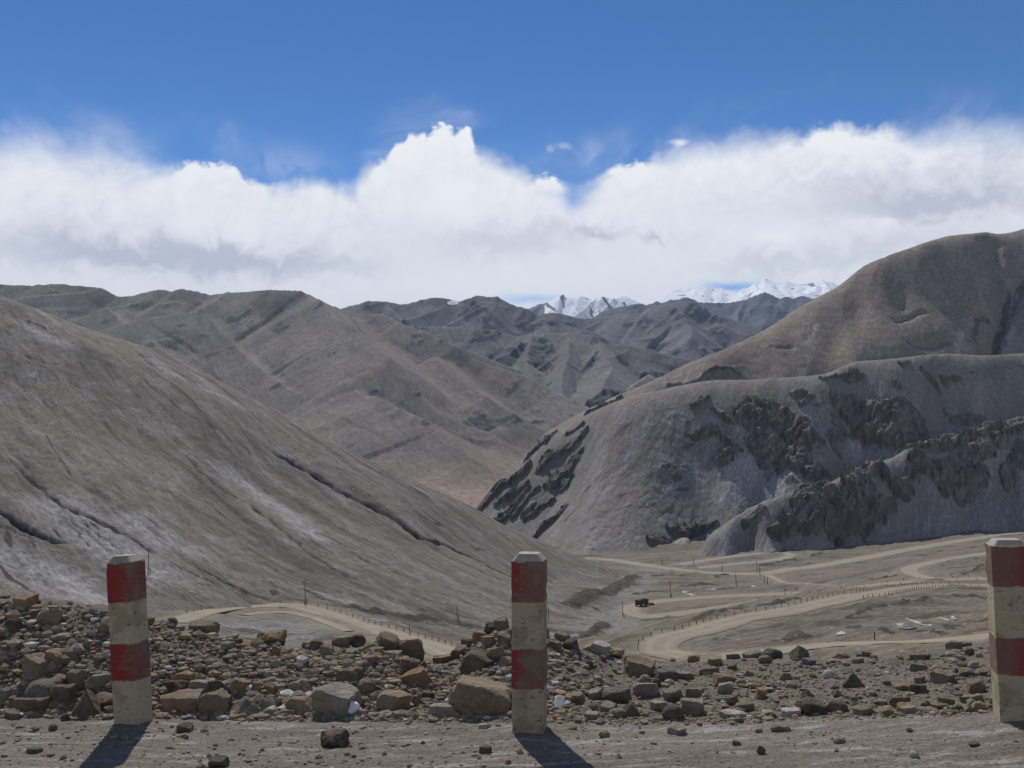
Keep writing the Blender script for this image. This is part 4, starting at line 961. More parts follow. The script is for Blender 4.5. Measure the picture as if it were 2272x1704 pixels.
HAND = [
 (52, 1352, 50, 27, 'slab', 'orange', 'orange slab with sunlit flat top on the bank crest at the far left', 8), (107, 1388, 44, 34, 'block', 'tan', 'tan block just under the bank crest at far left, dark hollow below it', 0), (16, 1412, 46, 34, 'rough', 'dark brown'), (228, 1403, 44, 30, 'rough', 'grey', 'grey stone with orange underside touching the left edge of the left post', -20),
 (231, 1462, 16, 14, 'round', 'white', 'small white rounded stone on the bank by the left post', 0), (120, 1484, 52, 37, 'block', 'orange', 'tan orange boulder with rounded top halfway up the far left bank', 5), (77, 1515, 50, 56, 'block', 'pinkish', 'tall pinkish grey block standing upright on the far left bank', 4), (174, 1490, 32, 14, 'slab', 'pale'),
 (167, 1522, 56, 32, 'rough', 'brown'), (219, 1523, 46, 24, 'slab', 'grey'), (5, 1563, 30, 31, 'round', 'grey', 'rounded grey stone cut by the left picture edge at the bank foot', 0), (30, 1556, 42, 30, 'round', 'grey'), (81, 1557, 70, 40, 'round', 'grey', 'broad rounded grey boulder in the row at the bank foot, far left', 0), (141, 1556, 50, 33, 'block', 'brown'),
 (67, 1582, 100, 28, 'slab', 'brown', 'longest low brown slab lying at the bank foot, far left', 3), (183, 1595, 76, 54, 'pyramid', 'dark brown', 'big dark pyramid shaped stone at the bank foot left of the left post', 0), (222, 1568, 46, 24, 'rough', 'brown'),
 (402, 1519, 50, 24, 'rough', 'orange'), (390, 1546, 60, 32, 'slab', 'dark brown', 'dark wedge stone with a bright upper edge right of the left post', 14), (439, 1541, 42, 26, 'slab', 'pale'), (402, 1581, 90, 38, 'block', 'tan', 'long tan boulder with dark hollow under it right of the left post', 6), (467, 1592, 78, 50, 'rough', 'tan', 'big rough tan boulder at the bank foot, second along from the left post', 0),
 (538, 1590, 68, 38, 'pyramid', 'grey', 'smooth grey hump shaped stone at the bank foot between left and middle posts', 0), (581, 1579, 34, 28, 'pyramid', 'pale'), (600, 1588, 38, 15, 'round', 'tan'), (656, 1586, 72, 32, 'rough', 'tan', 'brown tan lumpy stone just left of the biggest pale block', 0), (639, 1588, 36, 12, 'slab', 'pale'), (527, 1541, 36, 30, 'block', 'orange', 'small upright orange block above the bank foot, left half', 0), (476, 1533, 34, 20, 'slab', 'dark brown'), (598, 1546, 20, 28, 'block', 'orange'),
 (699, 1556, 42, 56, 'slab', 'tan', 'yellowish stone leaning against the biggest pale block', 38), (746, 1590, 96, 58, 'block', 'pale', 'biggest pale flat topped block at the bank foot between left and middle posts', 2),
 (600, 1424, 66, 26, 'rough', 'orange', 'orange streaked rock pile on the crest under the left road bend', 8), (608, 1456, 20, 22, 'block', 'orange'), (686, 1427, 36, 14, 'slab', 'yellow'), (445, 1392, 64, 20, 'slab', 'pinkish', 'pale slab on the bank crest just right of the left post', -3), (753, 1410, 40, 24, 'block', 'tan', 'tan cube on the bank crest below the left road', -12), (378, 1376, 26, 14, 'round', 'brown'),
 (700, 1443, 30, 22, 'rough', 'brown'), (720, 1458, 36, 24, 'rough', 'grey'),
 (849, 1423, 60, 32, 'block', 'brown', 'reddish brown boulder on the crest in front of the far road', -14), (790, 1426, 36, 24, 'rough', 'dark brown'), (902, 1457, 64, 38, 'block', 'tan', 'squarish tan boulder on the crest, left of the rubble cone', -8), (820, 1447, 32, 19, 'round', 'tan'), (853, 1442, 34, 16, 'round', 'tan'), (870, 1459, 44, 12, 'slab', 'pale'),
 (905, 1491, 42, 28, 'block', 'brown', 'olive brown block with a square shadow under it, mid bank', 4), (932, 1522, 64, 32, 'slab', 'orange', 'orange tan slab tilted up to the right, mid bank', 24), (781, 1515, 62, 28, 'slab', 'brown', 'brown tilted stone on the bank above the rounded pair', 16), (811, 1541, 40, 30, 'round', 'brown', 'rounded brown cobble, upper of a pair beside the biggest pale block', 0), (806, 1566, 28, 18, 'round', 'tan', 'small round cobble, lower of a pair beside the biggest pale block', 0),
 (866, 1579, 72, 34, 'slab', 'tan', 'flat tan rock at the bank foot right of the white bag', -6), (1040, 1588, 128, 70, 'block', 'tan', 'largest boulder, angular grey tan, leaning beside the middle post', -22), (983, 1591, 72, 22, 'slab', 'pale', 'low pale slab lying in front of the largest boulder', -5), (920, 1566, 22, 20, 'rough', 'orange'),
 (1055, 1493, 76, 38, 'slab', 'dark brown', 'dark overhanging slab on the rubble cone above the largest boulder', -16), (1068, 1463, 38, 27, 'pyramid', 'brown'), (1101, 1463, 38, 26, 'block', 'tan'), (1110, 1541, 46, 22, 'slab', 'tan'), (1128, 1554, 26, 24, 'block', 'brown'), (1012, 1438, 24, 20, 'block', 'orange'), (1040, 1424, 32, 22, 'rough', 'brown'), (1062, 1410, 30, 20, 'slab', 'orange'), (1090, 1402, 32, 20, 'rough', 'dark brown'), (1115, 1398, 30, 24, 'block', 'brown', 'dark brown stone on the very top of the rubble cone', 10), (1085, 1432, 34, 18, 'slab', 'tan'), (1120, 1430, 30, 22, 'block', 'tan'), (1000, 1448, 36, 14, 'slab', 'pale'), (980, 1462, 40, 14, 'slab', 'orange'), (1140, 1415, 30, 20, 'rough', 'tan'), (1025, 1455, 26, 20, 'block', 'tan'), (1125, 1480, 36, 20, 'rough', 'tan'),
 (1246, 1423, 36, 17, 'slab', 'pinkish', 'pinkish slab on the crest just right of the middle post', -4), (1228, 1440, 34, 16, 'slab', 'brown'), (1268, 1447, 40, 26, 'block', 'dark brown', 'dark stone with orange top right of the middle post', 0), (1312, 1440, 30, 14, 'slab', 'yellow'), (1332, 1452, 48, 22, 'slab', 'white', 'whitish slab on the crest right of the middle post', -6), (1365, 1459, 38, 18, 'rough', 'yellow'), (1417, 1505, 66, 40, 'block', 'tan', 'broad tan rock right of middle post, seen below the main hairpin', -4), (1400, 1475, 40, 18, 'slab', 'orange'),
 (1477, 1512, 42, 24, 'block', 'dark grey', 'dark stone with pale flat top below the main hairpin', -6), (1432, 1519, 26, 17, 'round', 'pale'), (1456, 1526, 22, 18, 'round', 'brown'), (1437, 1542, 54, 21, 'slab', 'pale'), (1496, 1557, 42, 26, 'block', 'grey'), (1281, 1562, 40, 20, 'block', 'orange'), (1372, 1561, 62, 30, 'block', 'dark grey', 'big dark grey angular rock right of the white bottle', -4), (1325, 1555, 34, 22, 'slab', 'pale'), (1309, 1581, 32, 22, 'rough', 'pinkish'), (1398, 1591, 44, 27, 'pyramid', 'dark brown'), (1372, 1594, 40, 17, 'round', 'grey'), (1466, 1578, 38, 18, 'slab', 'pale'), (1494, 1597, 46, 28, 'round', 'dark brown', 'dark rounded stone at the bank foot left of a pale flat rock', 0), (1313, 1598, 36, 14, 'slab', 'pale'), (1350, 1580, 36, 16, 'slab', 'pale'),
 (1717, 1449, 44, 21, 'round', 'dark grey', 'dark oval stone on the edge, left of the dark triangular one', 0), (1777, 1455, 38, 27, 'pyramid', 'dark brown', 'dark triangular stone standing on the edge against the track', 0), (1674, 1454, 44, 13, 'slab', 'greenish'), (1630, 1462, 30, 10, 'slab', 'blue-grey'), (1700, 1472, 30, 14, 'round', 'brown'), (1798, 1475, 24, 11, 'block', 'blue-grey', 'small blue-grey stone on the slope under the triangular one', 0), (1843, 1504, 26, 14, 'round', 'white', 'whitish oval pebble on the open slope right of the triangular stone', 0), (1609, 1520, 46, 21, 'block', 'tan'), (1611, 1539, 34, 21, 'block', 'pale'), (1645, 1525, 26, 16, 'round', 'tan'), (1690, 1551, 26, 21, 'block', 'orange', 'upright orange brown stone alone on the open gravel', 0),
 (1796, 1557, 28, 22, 'pyramid', 'dark brown'), (1808, 1586, 56, 27, 'block', 'dark brown', 'dark brown block at the foot of the gravel slope, pale edge in front', 0), (1858, 1582, 52, 24, 'rough', 'brown'), (1627, 1565, 28, 20, 'block', 'brown'), (1538, 1587, 62, 28, 'slab', 'pale', 'wide pale flat rock at the bank foot right of a dark rounded one', -3), (1655, 1580, 42, 17, 'slab', 'brown'), (1630, 1594, 58, 13, 'slab', 'white', 'white flat streaked slab at the roadside edge', 2), (1760, 1590, 46, 14, 'slab', 'white'), (1545, 1550, 46, 18, 'slab', 'tan'), (1575, 1497, 44, 14, 'slab', 'brown'), (1520, 1505, 40, 12, 'slab', 'pinkish'), (1540, 1470, 26, 14, 'block', 'orange'), (1590, 1475, 30, 12, 'slab', 'tan'),
 (2124, 1441, 30, 17, 'block', 'pinkish', 'pinkish tan stone near the top edge left of the right post', 10), (2145, 1425, 28, 7, 'slab', 'blue-grey'), (1898, 1526, 46, 28, 'pyramid', 'dark brown', 'dark pointed stone with a shadow, alone on the right gravel slope', 0), (2094, 1518, 54, 24, 'slab', 'pinkish', 'pinkish flat slab tilted down on the right gravel slope', -14), (2170, 1537, 36, 24, 'block', 'brown', 'brown block beside the left edge of the right post', 0), (2006, 1534, 32, 14, 'rough', 'orange'), (2042, 1537, 42, 15, 'slab', 'dark brown'), (1921, 1587, 46, 16, 'slab', 'tan'), (2005, 1569, 46, 19, 'slab', 'brown'), (2012, 1578, 44, 14, 'slab', 'orange'), (2103, 1565, 32, 17, 'block', 'brown'), (2163, 1562, 48, 16, 'slab', 'tan'), (2042, 1487, 36, 12, 'slab', 'blue-grey'), (2165, 1482, 24, 13, 'round', 'pale'), (2020, 1582, 40, 12, 'slab', 'pale'), (2130, 1466, 30, 10, 'slab', 'pale'), (2155, 1455, 20, 14, 'round', 'dark brown'), (2045, 1465, 60, 12, 'slab', 'brown'), (1925, 1451, 20, 9, 'slab', 'dark grey'), (1870, 1462, 36, 12, 'rough', 'pinkish'), (2175, 1578, 34, 18, 'rough', 'yellow'),
 (740, 1660, 62, 32, 'rough', 'dark brown', 'dark stone on the dirt road edge between left and middle posts', 8), (482, 1704, 44, 20, 'rough', 'dark grey', 'grey stone at the bottom picture edge right of the left post shadow', 0), (1503, 1629, 40, 15, 'slab', 'pale', 'pale flat stone on the road edge right of the middle post shadow', 0), (1076, 1672, 30, 12, 'slab', 'dark brown'), (2031, 1682, 20, 12, 'round', 'white', 'small white stone alone on the dirt near the bottom right', 0), (1690, 1672, 18, 14, 'rough', 'dark brown'), (140, 1600, 18, 14, 'round', 'dark grey'), (114, 1622, 18, 13, 'round', 'dark brown'), (1075, 1617, 26, 9, 'slab', 'white'), (1725, 1624, 26, 12, 'rough', 'dark grey'), (1865, 1650, 24, 11, 'round', 'pinkish'), (2165, 1657, 24, 10, 'rough', 'dark brown'),
]
for t in HAND:
    add_stone(*t[:6], label=t[6] if len(t) > 6 else None, tilt=t[7] if len(t) > 7 else None)
occ = [(s['u'], s['v'] - s['h'] / 2, s['w']) for s in stones]
rg = random.Random(5)
CH = ['tan'] * 8 + ['brown'] * 6 + ['grey'] * 3 + ['orange'] * 3 + ['pale'] * 3 + ['dark brown'] * 3 + ['pinkish'] * 2 + ['dark grey'] * 2 + ['blue-grey', 'yellow']
tries = 0
while len(stones) < 296 and tries < 9000:
    tries += 1
    u = rg.uniform(-10, 2285); vf = float(foot_v(u)); vcst = float(crest_v(u))
    q = rg.random()
    if q < 0.30: v = vcst + rg.uniform(2, 18)            # along the crest
    elif q < 0.62: v = vf - rg.uniform(-4, 26)           # along the foot
    elif q < 0.96: v = rg.uniform(vcst + 10, vf - 10)
    else: v = rg.uniform(vf + 20, 1700)
    w = 13 + 22 * rg.random() ** 2.2
    if 0.62 < q < 0.96 and u < 900: w *= 0.85
    h = w * rg.uniform(0.35, 0.75)
    if any(abs(u - a) < 0.42 * (w + c) and abs(v - h / 2 - b) < 0.30 * (w + c) for a, b, c in occ): continue
    kd = rg.choice(['block', 'slab', 'slab', 'rough', 'rough', 'round', 'pyramid'])
    if kd == 'slab': h = w * rg.uniform(0.25, 0.45)
    add_stone(u, v, w, h, kd, rg.choice(CH), seed=tries)
    occ.append((u, v - h / 2, w))
# every stone that has no hand-written label gets one from what it is and where it lies
def place(s):
    u, v = s['u'], s['v']
    vf, vcst = float(foot_v(u)), float(crest_v(u))
    t = (vf - v) / (vf - vcst)
    if t < -0.07: hgt = 'on the road dirt'
    elif t < 0.22: hgt = 'at the bank foot'
    elif t < 0.5: hgt = 'low on the bank'
    elif t < 0.84: hgt = 'high on the bank'
    else: hgt = 'on the bank crest'
    if u < 235: px = 'left of the left post'
    elif u < 345: px = 'behind the left post'
    elif u < 620: px = 'right of the left post'
    elif u < 900: px = 'midway between left and middle posts'
    elif u < 1140: px = 'just left of middle post'
    elif u < 1215: px = 'behind the middle post'
    elif u < 1480: px = 'just right of middle post'
    elif u < 1880: px = 'midway between middle and right posts'
    elif u < 2190: px = 'left of the right post'
    else: px = 'behind the right post'
    return hgt, px
grp = {}
for s in stones:
    if s['lab']: continue
    hgt, px = place(s)
    grp.setdefault((s['c'], SHAPE[s['kd']], hgt, px), []).append(s)
ORD = ['leftmost', 'second', 'third', 'fourth', 'fifth', 'sixth', 'seventh']
for (c_, sh, hgt, px), L in grp.items():
    L.sort(key=lambda s: s['u'])
    for i, s in enumerate(L):
        if len(L) == 1: lab = f'{c_} {sh} stone {hgt}, {px}'
        else: lab = (f'leftmost {c_} {sh} stone {hgt}, {px}' if i == 0 else f'rightmost {c_} {sh} stone {hgt}, {px}' if i == len(L) - 1 else f'{ORD[i]} {c_} {sh} stone from left {hgt}, {px}')
        s['o']['label'] = lab

# ------------------------------------------------------------------ gravel: uncountable small stones
def gravel():
    bm = bmesh.new(); bmesh.ops.create_icosphere(bm, subdivisions=1, radius=1.0)
    base = np.array([v.co[:] for v in bm.verts]); fc = np.array([[v.index for v in f.verts] for f in bm.faces]); bm.free()
    rg = np.random.default_rng(77)
    us = []; 
    n = 60000
    u = rg.uniform(-900, 3200, n); t = rg.random(n)
    q = rg.random(n)
    vf = foot_v(u); vcst = crest_v(u)
    v = np.where(q < 0.80, vcst - 2 + (vf + 6 - vcst) * t ** 0.85, np.where(q < 0.9, vf + 14 * (t - .4), vf + (1730 - vf) * t))
    Yq = np.full(n, 3.0); a, g = ag(u, v)
    # march on the smooth surface
    Ys = np.geomspace(3.4, 9.5, 120)
    AA, YY = np.meshgrid(a, Ys, indexing='ij')
    d = CZ + g[:, None] * YY - near_z(AA, YY)
    idx = np.argmax(d <= 0, axis=1); ok = (d.min(1) <= 0) & (rg.random(n) < np.interp(u, [1200, 1500], [1.0, 0.62]))
    i = np.clip(idx, 1, 119); r = np.arange(n)
    d0 = d[r, i - 1]; d1 = d[r, i]
    Yh = Ys[i - 1] + (Ys[i] - Ys[i - 1]) * np.clip(d0 / (d0 - d1 + 1e-9), 0, 1)
    u, v, a, Yh, q = u[ok], v[ok], a[ok], Yh[ok], q[ok]; n = len(u)
    X = a * Yh; Z = near_z(a, Yh)
    size = 0.0058 * np.exp(rg.normal(0, 0.66, n)); size = np.clip(size, 0.0028, 0.030) * np.interp(u, [1100, 1400, 2272], [1.0, 0.66, 0.55])
    size = np.where(q >= 0.9, size * 0.55, size)
    big = (rg.random(n) < np.interp(u, [1000, 1250], [0.05, 0.012])) & (q < 0.8)
    size = np.where(big, rg.uniform(0.014, 0.034, n), size)
    clump = fbm(X / 0.6, Yh / 0.6, 3, 70)
    size *= np.where(clump > 0.1, 1.35, 0.9)
    co = base[None] * (1 + rg.uniform(-0.32, 0.32, (n, len(base), 1)))
    sc = np.stack([size * rg.uniform(0.8, 1.5, n), size * rg.uniform(0.7, 1.2, n), size * rg.uniform(0.4, 0.85, n)], 1)
    co = co * sc[:, None, :]
    th = rg.uniform(0, 6.28, n); cs, sn = np.cos(th)[:, None], np.sin(th)[:, None]
    co = np.stack([co[..., 0] * cs - co[..., 1] * sn, co[..., 0] * sn + co[..., 1] * cs, co[..., 2]], -1)
    co += np.stack([X, Yh, Z + sc[:, 2] * 0.35], 1)[:, None, :]
    F_ = (fc[None] + (np.arange(n) * len(base))[:, None, None]).reshape(-1, 3)
    tone = np.repeat(rg.random(n), len(base)); hue = np.repeat(rg.random(n), len(base))
    me = raw_mesh('gravel', co.reshape(-1, 3), F_, dict(tone=tone, hue=hue))
    me.polygons.foreach_set('use_smooth', [False] * len(me.polygons))
    return me
k = N('gravel')
c = k.mix(k.ramp(k.attr('tone'), 0.0, 1.0), (0.145, 0.118, 0.089), (0.265, 0.222, 0.168))
c = k.mix(k.math('GREATER_THAN', k.attr('hue'), 0.82), c, (0.25, 0.18, 0.11))
c = k.mix(k.math('GREATER_THAN', k.attr('tone'), 0.965), c, (0.42, 0.40, 0.37))
m_grav = k.out(c, 0.95, None, 0.1)
o = new_obj('gravel', gravel(), m_grav)
tag(o, 'small loose gravel covering the bank and the road edge', 'gravel', kind='stuff')

# ------------------------------------------------------------------ guard posts
def chip(x_, y_, z_, sd):
    q = Vector((x_ * 9 + sd, y_ * 9 - sd, z_ * 14 + sd * 3))
    a_ = max(0.0, mnoise.noise(q) - 0.28) * 0.010 + 0.0006 * mnoise.noise(q * 3)
    return 1.0 - a_ / 0.075
def prism(bm, w, z0, z1, ch=0.012, top=None, nz=1, sd=None):
    """square shaft with chamfered corners; optional pyramid-cut top (inset, rise)"""
    def ring(hw, z, c):
        pts = [(-hw + c, -hw), (hw - c, -hw), (hw, -hw + c), (hw, hw - c), (hw - c, hw), (-hw + c, hw), (-hw, hw - c), (-hw, -hw + c)]
        f_ = [chip(math.copysign(0.07, x_), math.copysign(0.07, y_), z, sd) if sd is not None else 1.0 for x_, y_ in pts]
        return [bm.verts.new((x_ * q_, y_ * q_, z)) for (x_, y_), q_ in zip(pts, f_)]
    rings = [ring(w / 2, z_, ch) for z_ in np.linspace(z0, z1, nz + 1)]
    r0 = rings[0]
    if top: rings.append(ring(w / 2 - top[0], z1 + top[1], max(ch * 0.6, 0.002)))
    for a_, b_ in zip(rings[:-1], rings[1:]):
        for i in range(8):
            bm.faces.new((a_[i], a_[(i + 1) % 8], b_[(i + 1) % 8], b_[i]))
    bm.faces.new(rings[-1]); bm.faces.new(list(reversed(r0)))
def to_obj(bm, name, mat, parent=None, bevel=0.0):
    bmesh.ops.recalc_face_normals(bm, faces=bm.faces)
    if bevel > 0:
        bmesh.ops.bevel(bm, geom=list(bm.edges), offset=bevel, segments=2, affect='EDGES', clamp_overlap=True)
    me = bpy.data.meshes.new(name); bm.to_mesh(me); bm.free()
    return new_obj(name, me, mat, parent)
def paint(name, col, worn, bare, seed, amount, stain=0.5, edge=0.0, fresh=None, ragged=None):
    k = N(name)
    tco = k.n('TexCoord').outputs['Object']
    v = k.mapping(tco, (1, 1, 1), (0, 0, 0), (seed * 3.1, seed * 1.7, seed))
    n1 = k.noise(v, 7, 5, 0.65, 0.3); n2 = k.noise(k.mapping(v, (1, 1, 2.6)), 24, 5, 0.7); n3 = k.noise(v, 120, 3, 0.6)
    c = k.mix(k.ramp(n1, 0.62 - amount, 0.70 - amount * 0.8), col, worn)
    if fresh:
        sx = k.n('SeparateXYZ'); k.l(tco, sx.inputs[0])
        fx = k.ramp(k.math('ADD', sx.outputs[0], k.math('MULTIPLY', k.math('SUBTRACT', k.math('ADD', k.math('MULTIPLY', n1, 0.6), k.math('MULTIPLY', n2, 0.4)), 0.5), 0.42)), fresh[0] - 0.05, fresh[0] + 0.05)
        if fresh[1] < 0: fx = k.math('SUBTRACT', 1.0, fx)
        c = k.mix(fx, c, fresh[2])
    if ragged:
        sz = k.n('SeparateXYZ'); k.l(tco, sz.inputs[0])
        ed = k.math('MINIMUM', k.math('SUBTRACT', sz.outputs[2], ragged[0]), k.math('SUBTRACT', ragged[1], sz.outputs[2]))
        ed = k.math('ADD', ed, k.math('MULTIPLY', k.math('SUBTRACT', k.math('ADD', n1, n2), 1.02), 0.05))
        c = k.mix(k.ramp(ed, -0.003, 0.004, 1.0, 0.0), c, (0.33, 0.28, 0.185))
        c = k.mix(k.ramp(n2, 0.59, 0.67, 0.0, 0.85), c, (0.30, 0.26, 0.18))
    c = k.mix(k.math('MULTIPLY', k.ramp(n2, 0.57, 0.66), stain), c, bare)
    c = k.mix(1.0, c, k.ramp(n3, 0.2, 0.8, 0.86, 1.12), 'MULTIPLY')
    return k.out(c, 0.8, k.bump(k.math('ADD', n2, n3), 0.003, 0.6), 0.25)
def guard_post(u, v, Y, w, h, rot, lean, label, bands, seed, fresh):
    p = pt(u, v, Y)
    r = bpy.data.objects.new('guard_post', None); COL.objects.link(r)
    r.location = p; r.rotation_euler = (math.radians(lean[0]), math.radians(lean[1]), math.radians(rot))
    tag(r, label, 'guard post', 'painted guard posts on the near road edge')
    tn = {1: 0.95, 5: 0.84, 9: 0.9}[seed]
    cream = paint('post_cream_paint', (0.39 * tn, 0.335 * tn, 0.225 * tn), (0.29 * tn, 0.245 * tn, 0.16 * tn), (0.075, 0.062, 0.048), seed, 0.14, 0.9)
    capm = paint('post_top_paint', (0.33, 0.29, 0.24), (0.26, 0.23, 0.19), (0.25, 0.22, 0.18), seed + 4, 0.1, 0.4)
    bm = bmesh.new(); prism(bm, w, -0.25, h - 0.036, 0.010, nz=60, sd=seed)
    to_obj(bm, 'post_shaft', cream, r)
    bm = bmesh.new(); prism(bm, w, h - 0.036, h - 0.034, 0.010, (0.026, 0.032), sd=seed)
    to_obj(bm, 'post_cap', capm, r, 0.002)
    for z0, z1 in bands:
        red = paint('post_red_paint', (0.160, 0.088, 0.068), (0.16, 0.122, 0.09), (0.07, 0.05, 0.042), seed + 2 + z0, 0.14, 0.6, fresh=fresh, ragged=(z0, z1))
        bm = bmesh.new(); prism(bm, w + 0.003, z0, z1, 0.011, nz=16, sd=seed)
        to_obj(bm, 'red_band', red, r)
    return r
RED = (0.215, 0.03, 0.026)
guard_post(297, 1613, 5.32, 0.142, 0.868, -11, (0, -4.3), 'red and cream guard post at left, shadow falling to lower left', [(0.636, 0.833), (0.24, 0.43)], 1, (0.045, -1, RED))
guard_post(1175, 1634, 4.95, 0.150, 0.862, -9, (0, 0.0), 'red and cream guard post in the middle, its red paint mostly faded', [(0.636, 0.828), (0.235, 0.425)], 5, (-0.04, -1, RED))
guard_post(2254, 1612, 4.58, 0.152, 0.815, -13, (0, -1.6), 'red and cream guard post cut by the right picture edge, sunlit left face', [(0.612, 0.790), (0.235, 0.40)], 9, (0.015, 1, RED))

# ------------------------------------------------------------------ litter
def plain(name, col, rough=0.6, var=0.15, sc=40):
    k = N(name); tco = k.n('TexCoord').outputs['Object']
    n1 = k.noise(tco, sc, 4, 0.6)
    return k.out(k.mix(k.ramp(n1, 0.3, 0.7), tuple(c * (1 - var) for c in col), tuple(min(1, c * (1 + var)) for c in col)), rough, k.bump(n1, 0.004), 0.3)
bm = bmesh.new(); bmesh.ops.create_icosphere(bm, subdivisions=4, radius=1)
for vv in bm.verts:
    p = vv.co.copy(); q = 1 + 0.45 * mnoise.noise(p * 1.7 + Vector((3, 1, 7))) + 0.22 * abs(mnoise.noise(p * 4 + Vector((9, 2, 1))))
    vv.co = Vector((p.x * 0.055 * q, p.y * 0.04 * q, p.z * 0.036 * q * (1.15 - 0.4 * p.x)))
p = hit(near_z, 778, 1588, 3, 9)
o = to_obj(bm, 'plastic_bag', plain('white_plastic', (0.66, 0.69, 0.74), 0.45, 0.08, 20)); o.location = (p[0], p[1] + 0.03, p[2] + 0.022); o.rotation_euler = (0, 0.35, 0.2)
o.data.polygons.foreach_set('use_smooth', [True] * len(o.data.polygons))
tag(o, 'crumpled white bluish plastic bag at the foot of the biggest pale block', 'bag')
bt = bpy.data.objects.new('plastic_bottle', None); COL.objects.link(bt)
p = hit(near_z, 1240, 1577, 3, 9); bt.location = (p[0], p[1] + 0.02, p[2] + 0.02); bt.rotation_euler = (math.radians(-38), math.radians(14), 0)
tag(bt, 'white plastic bottle stuck in the dirt just right of the middle post', 'bottle')
def lathe(prof, seg=20):
    bm = bmesh.new(); rings = [[bm.verts.new((r_ * math.cos(2 * math.pi * i / seg), r_ * math.sin(2 * math.pi * i / seg), z_)) for i in range(seg)] for r_, z_ in prof]
    for a_, b_ in zip(rings[:-1], rings[1:]):
        for i in range(seg): bm.faces.new((a_[i], a_[(i + 1) % seg], b_[(i + 1) % seg], b_[i]))
    bm.faces.new(rings[-1]); bm.faces.new(list(reversed(rings[0])))
    return bm
ob = to_obj(lathe([(0.014, -0.03), (0.017, -0.028), (0.019, -0.01), (0.0245, 0.012), (0.026, 0.028), (0.022, 0.031)]), 'bottle_body', plain('white_bottle_plastic', (0.72, 0.69, 0.68), 0.35, 0.05), bt)
oc = to_obj(lathe([(0.0225, 0.032), (0.026, 0.033), (0.0265, 0.044), (0.020, 0.048)]), 'bottle_cap', plain('white_cap_plastic', (0.78, 0.77, 0.76), 0.35, 0.04), bt)
for q in (ob, oc): q.data.polygons.foreach_set('use_smooth', [True] * len(q.data.polygons)); q.data.set_sharp_from_angle(angle=0.6)

# ------------------------------------------------------------------ things down in the valley
m_post = plain('far_post_paint', (0.20, 0.165, 0.13), 0.8)
bm = bmesh.new(); prism(bm, 0.17, -0.4, 0.84, 0.012, (0.03, 0.04)); fp0 = to_obj(bm, 'guard_post', m_post); COL.objects.unlink(fp0)
fp_me = fp0.data
def post_row(nm, side, s0, s1, step, label, group):
    Q, w = road_lines[nm]
    T = np.gradient(Q[:, :2], axis=0); T /= np.linalg.norm(T, axis=1)[:, None] + 1e-9
    Nn = np.stack([-T[:, 1], T[:, 0]], 1) * side
    acc = 0.0; nxt = 0.0; n = 0
    cum = np.concatenate([[0], np.cumsum(np.linalg.norm(np.diff(Q[:, :2], axis=0), axis=1))])
    for s in np.arange(s0 * cum[-1], s1 * cum[-1], step):
        x_ = np.interp(s, cum, Q[:, 0]); y_ = np.interp(s, cum, Q[:, 1]); z_ = np.interp(s, cum, Q[:, 2])
        nx = np.interp(s, cum, Nn[:, 0]); ny = np.interp(s, cum, Nn[:, 1])
        o = bpy.data.objects.new('guard_post', fp_me); COL.objects.link(o)
        x_, y_ = x_ + nx * (w / 2 + 0.3), y_ + ny * (w / 2 + 0.3)
        o.location = (x_, y_, z_ - 0.02); o.rotation_euler = (RNG.normal(0, .02), RNG.normal(0, .03), RNG.uniform(-.3, .3))
        tag(o, label, 'guard post', group); n += 1
    return n
post_row('left_loop', 1, 0.10, 0.97, 4.6, 'tiny dark guard post in the row along the outer edge of the left road bend', 'guard posts round the left road bend')
post_row('main_upper', 1, 0.02, 0.60, 3.4, 'tiny guard post in the near-side row of the main hairpin road', 'guard posts on the near side of the main road')
post_row('main_upper', -1, 0.20, 0.97, 3.6, 'tiny guard post in the far-side row round the main hairpin road', 'guard posts on the far side of the main road')
post_row('truck_loop', 1, 0.62, 0.97, 6.0, 'tiny guard post on the near edge of the road joining from the truck hairpin', 'guard posts on the near edge beyond the main road')
post_row('truck_loop', -1, 0.56, 0.97, 6.5, 'tiny guard post on the far edge of the road joining from the truck hairpin', 'guard posts on the far edge beyond the main road')
post_row('valley_road', 1, 0.16, 0.42, 5.5, 'minute guard post along the far side of the valley road bend', 'guard posts on the far valley road')

m_wood = plain('pole_wood', (0.07, 0.06, 0.05), 0.9, 0.2, 4)
def any_z(a, Y):
    return np.maximum(valley_full(a, Y), np.where((a < 0.14) & (Y > 245), left_full(a, Y), -1e9))
POLES = [(677.6, 1341, 1289, 'tall utility pole on the outer edge of the left road bend', 1), (329, 1272, 1219, 'utility pole standing just behind the top of the left guard post', 1), (1015, 1379, 1345, 'utility pole on the left slope foot left of the middle post', 1), (1217, 1376, 1346, 'utility pole half hidden by the right edge of the middle post', 0), (1382, 1370, 1332.7, 'utility pole at the left tip of the truck hairpin', 1), (1488, 1324.6, 1286.6, 'utility pole behind the truck hairpin, right of the truck', 1), (1469, 1253.5, 1238, 'short looking far pole beyond the valley road, leftmost there', 0), (1540, 1256, 1236, 'far pole beyond the valley road, second there from left', 0), (1602, 1266.5, 1251, 'far pole by the valley road, left of the two close poles', 0), (1680, 1268.5, 1244, 'left one of two close poles at the valley road', 0), (1686.5, 1277, 1256, 'right one of two close poles at the valley road', 0), (1634, 1300, 1273, 'pole on the flat ground below the valley road bend', 0), (1695.6, 1293, 1277.5, 'left one of the pair of poles by the short link track', 0), (1703, 1297, 1279, 'right one of the pair of poles by the short link track', 0), (1742, 1320, 1307, 'small pole with a crossarm beside the upper arm of the truck hairpin', 2), (1768, 1310.5, 1300.5, 'small pole right of the crossarm pole behind the post rows', 0), (1941, 1420, 1402, 'short post on the lower track left of the right guard post', 0)]
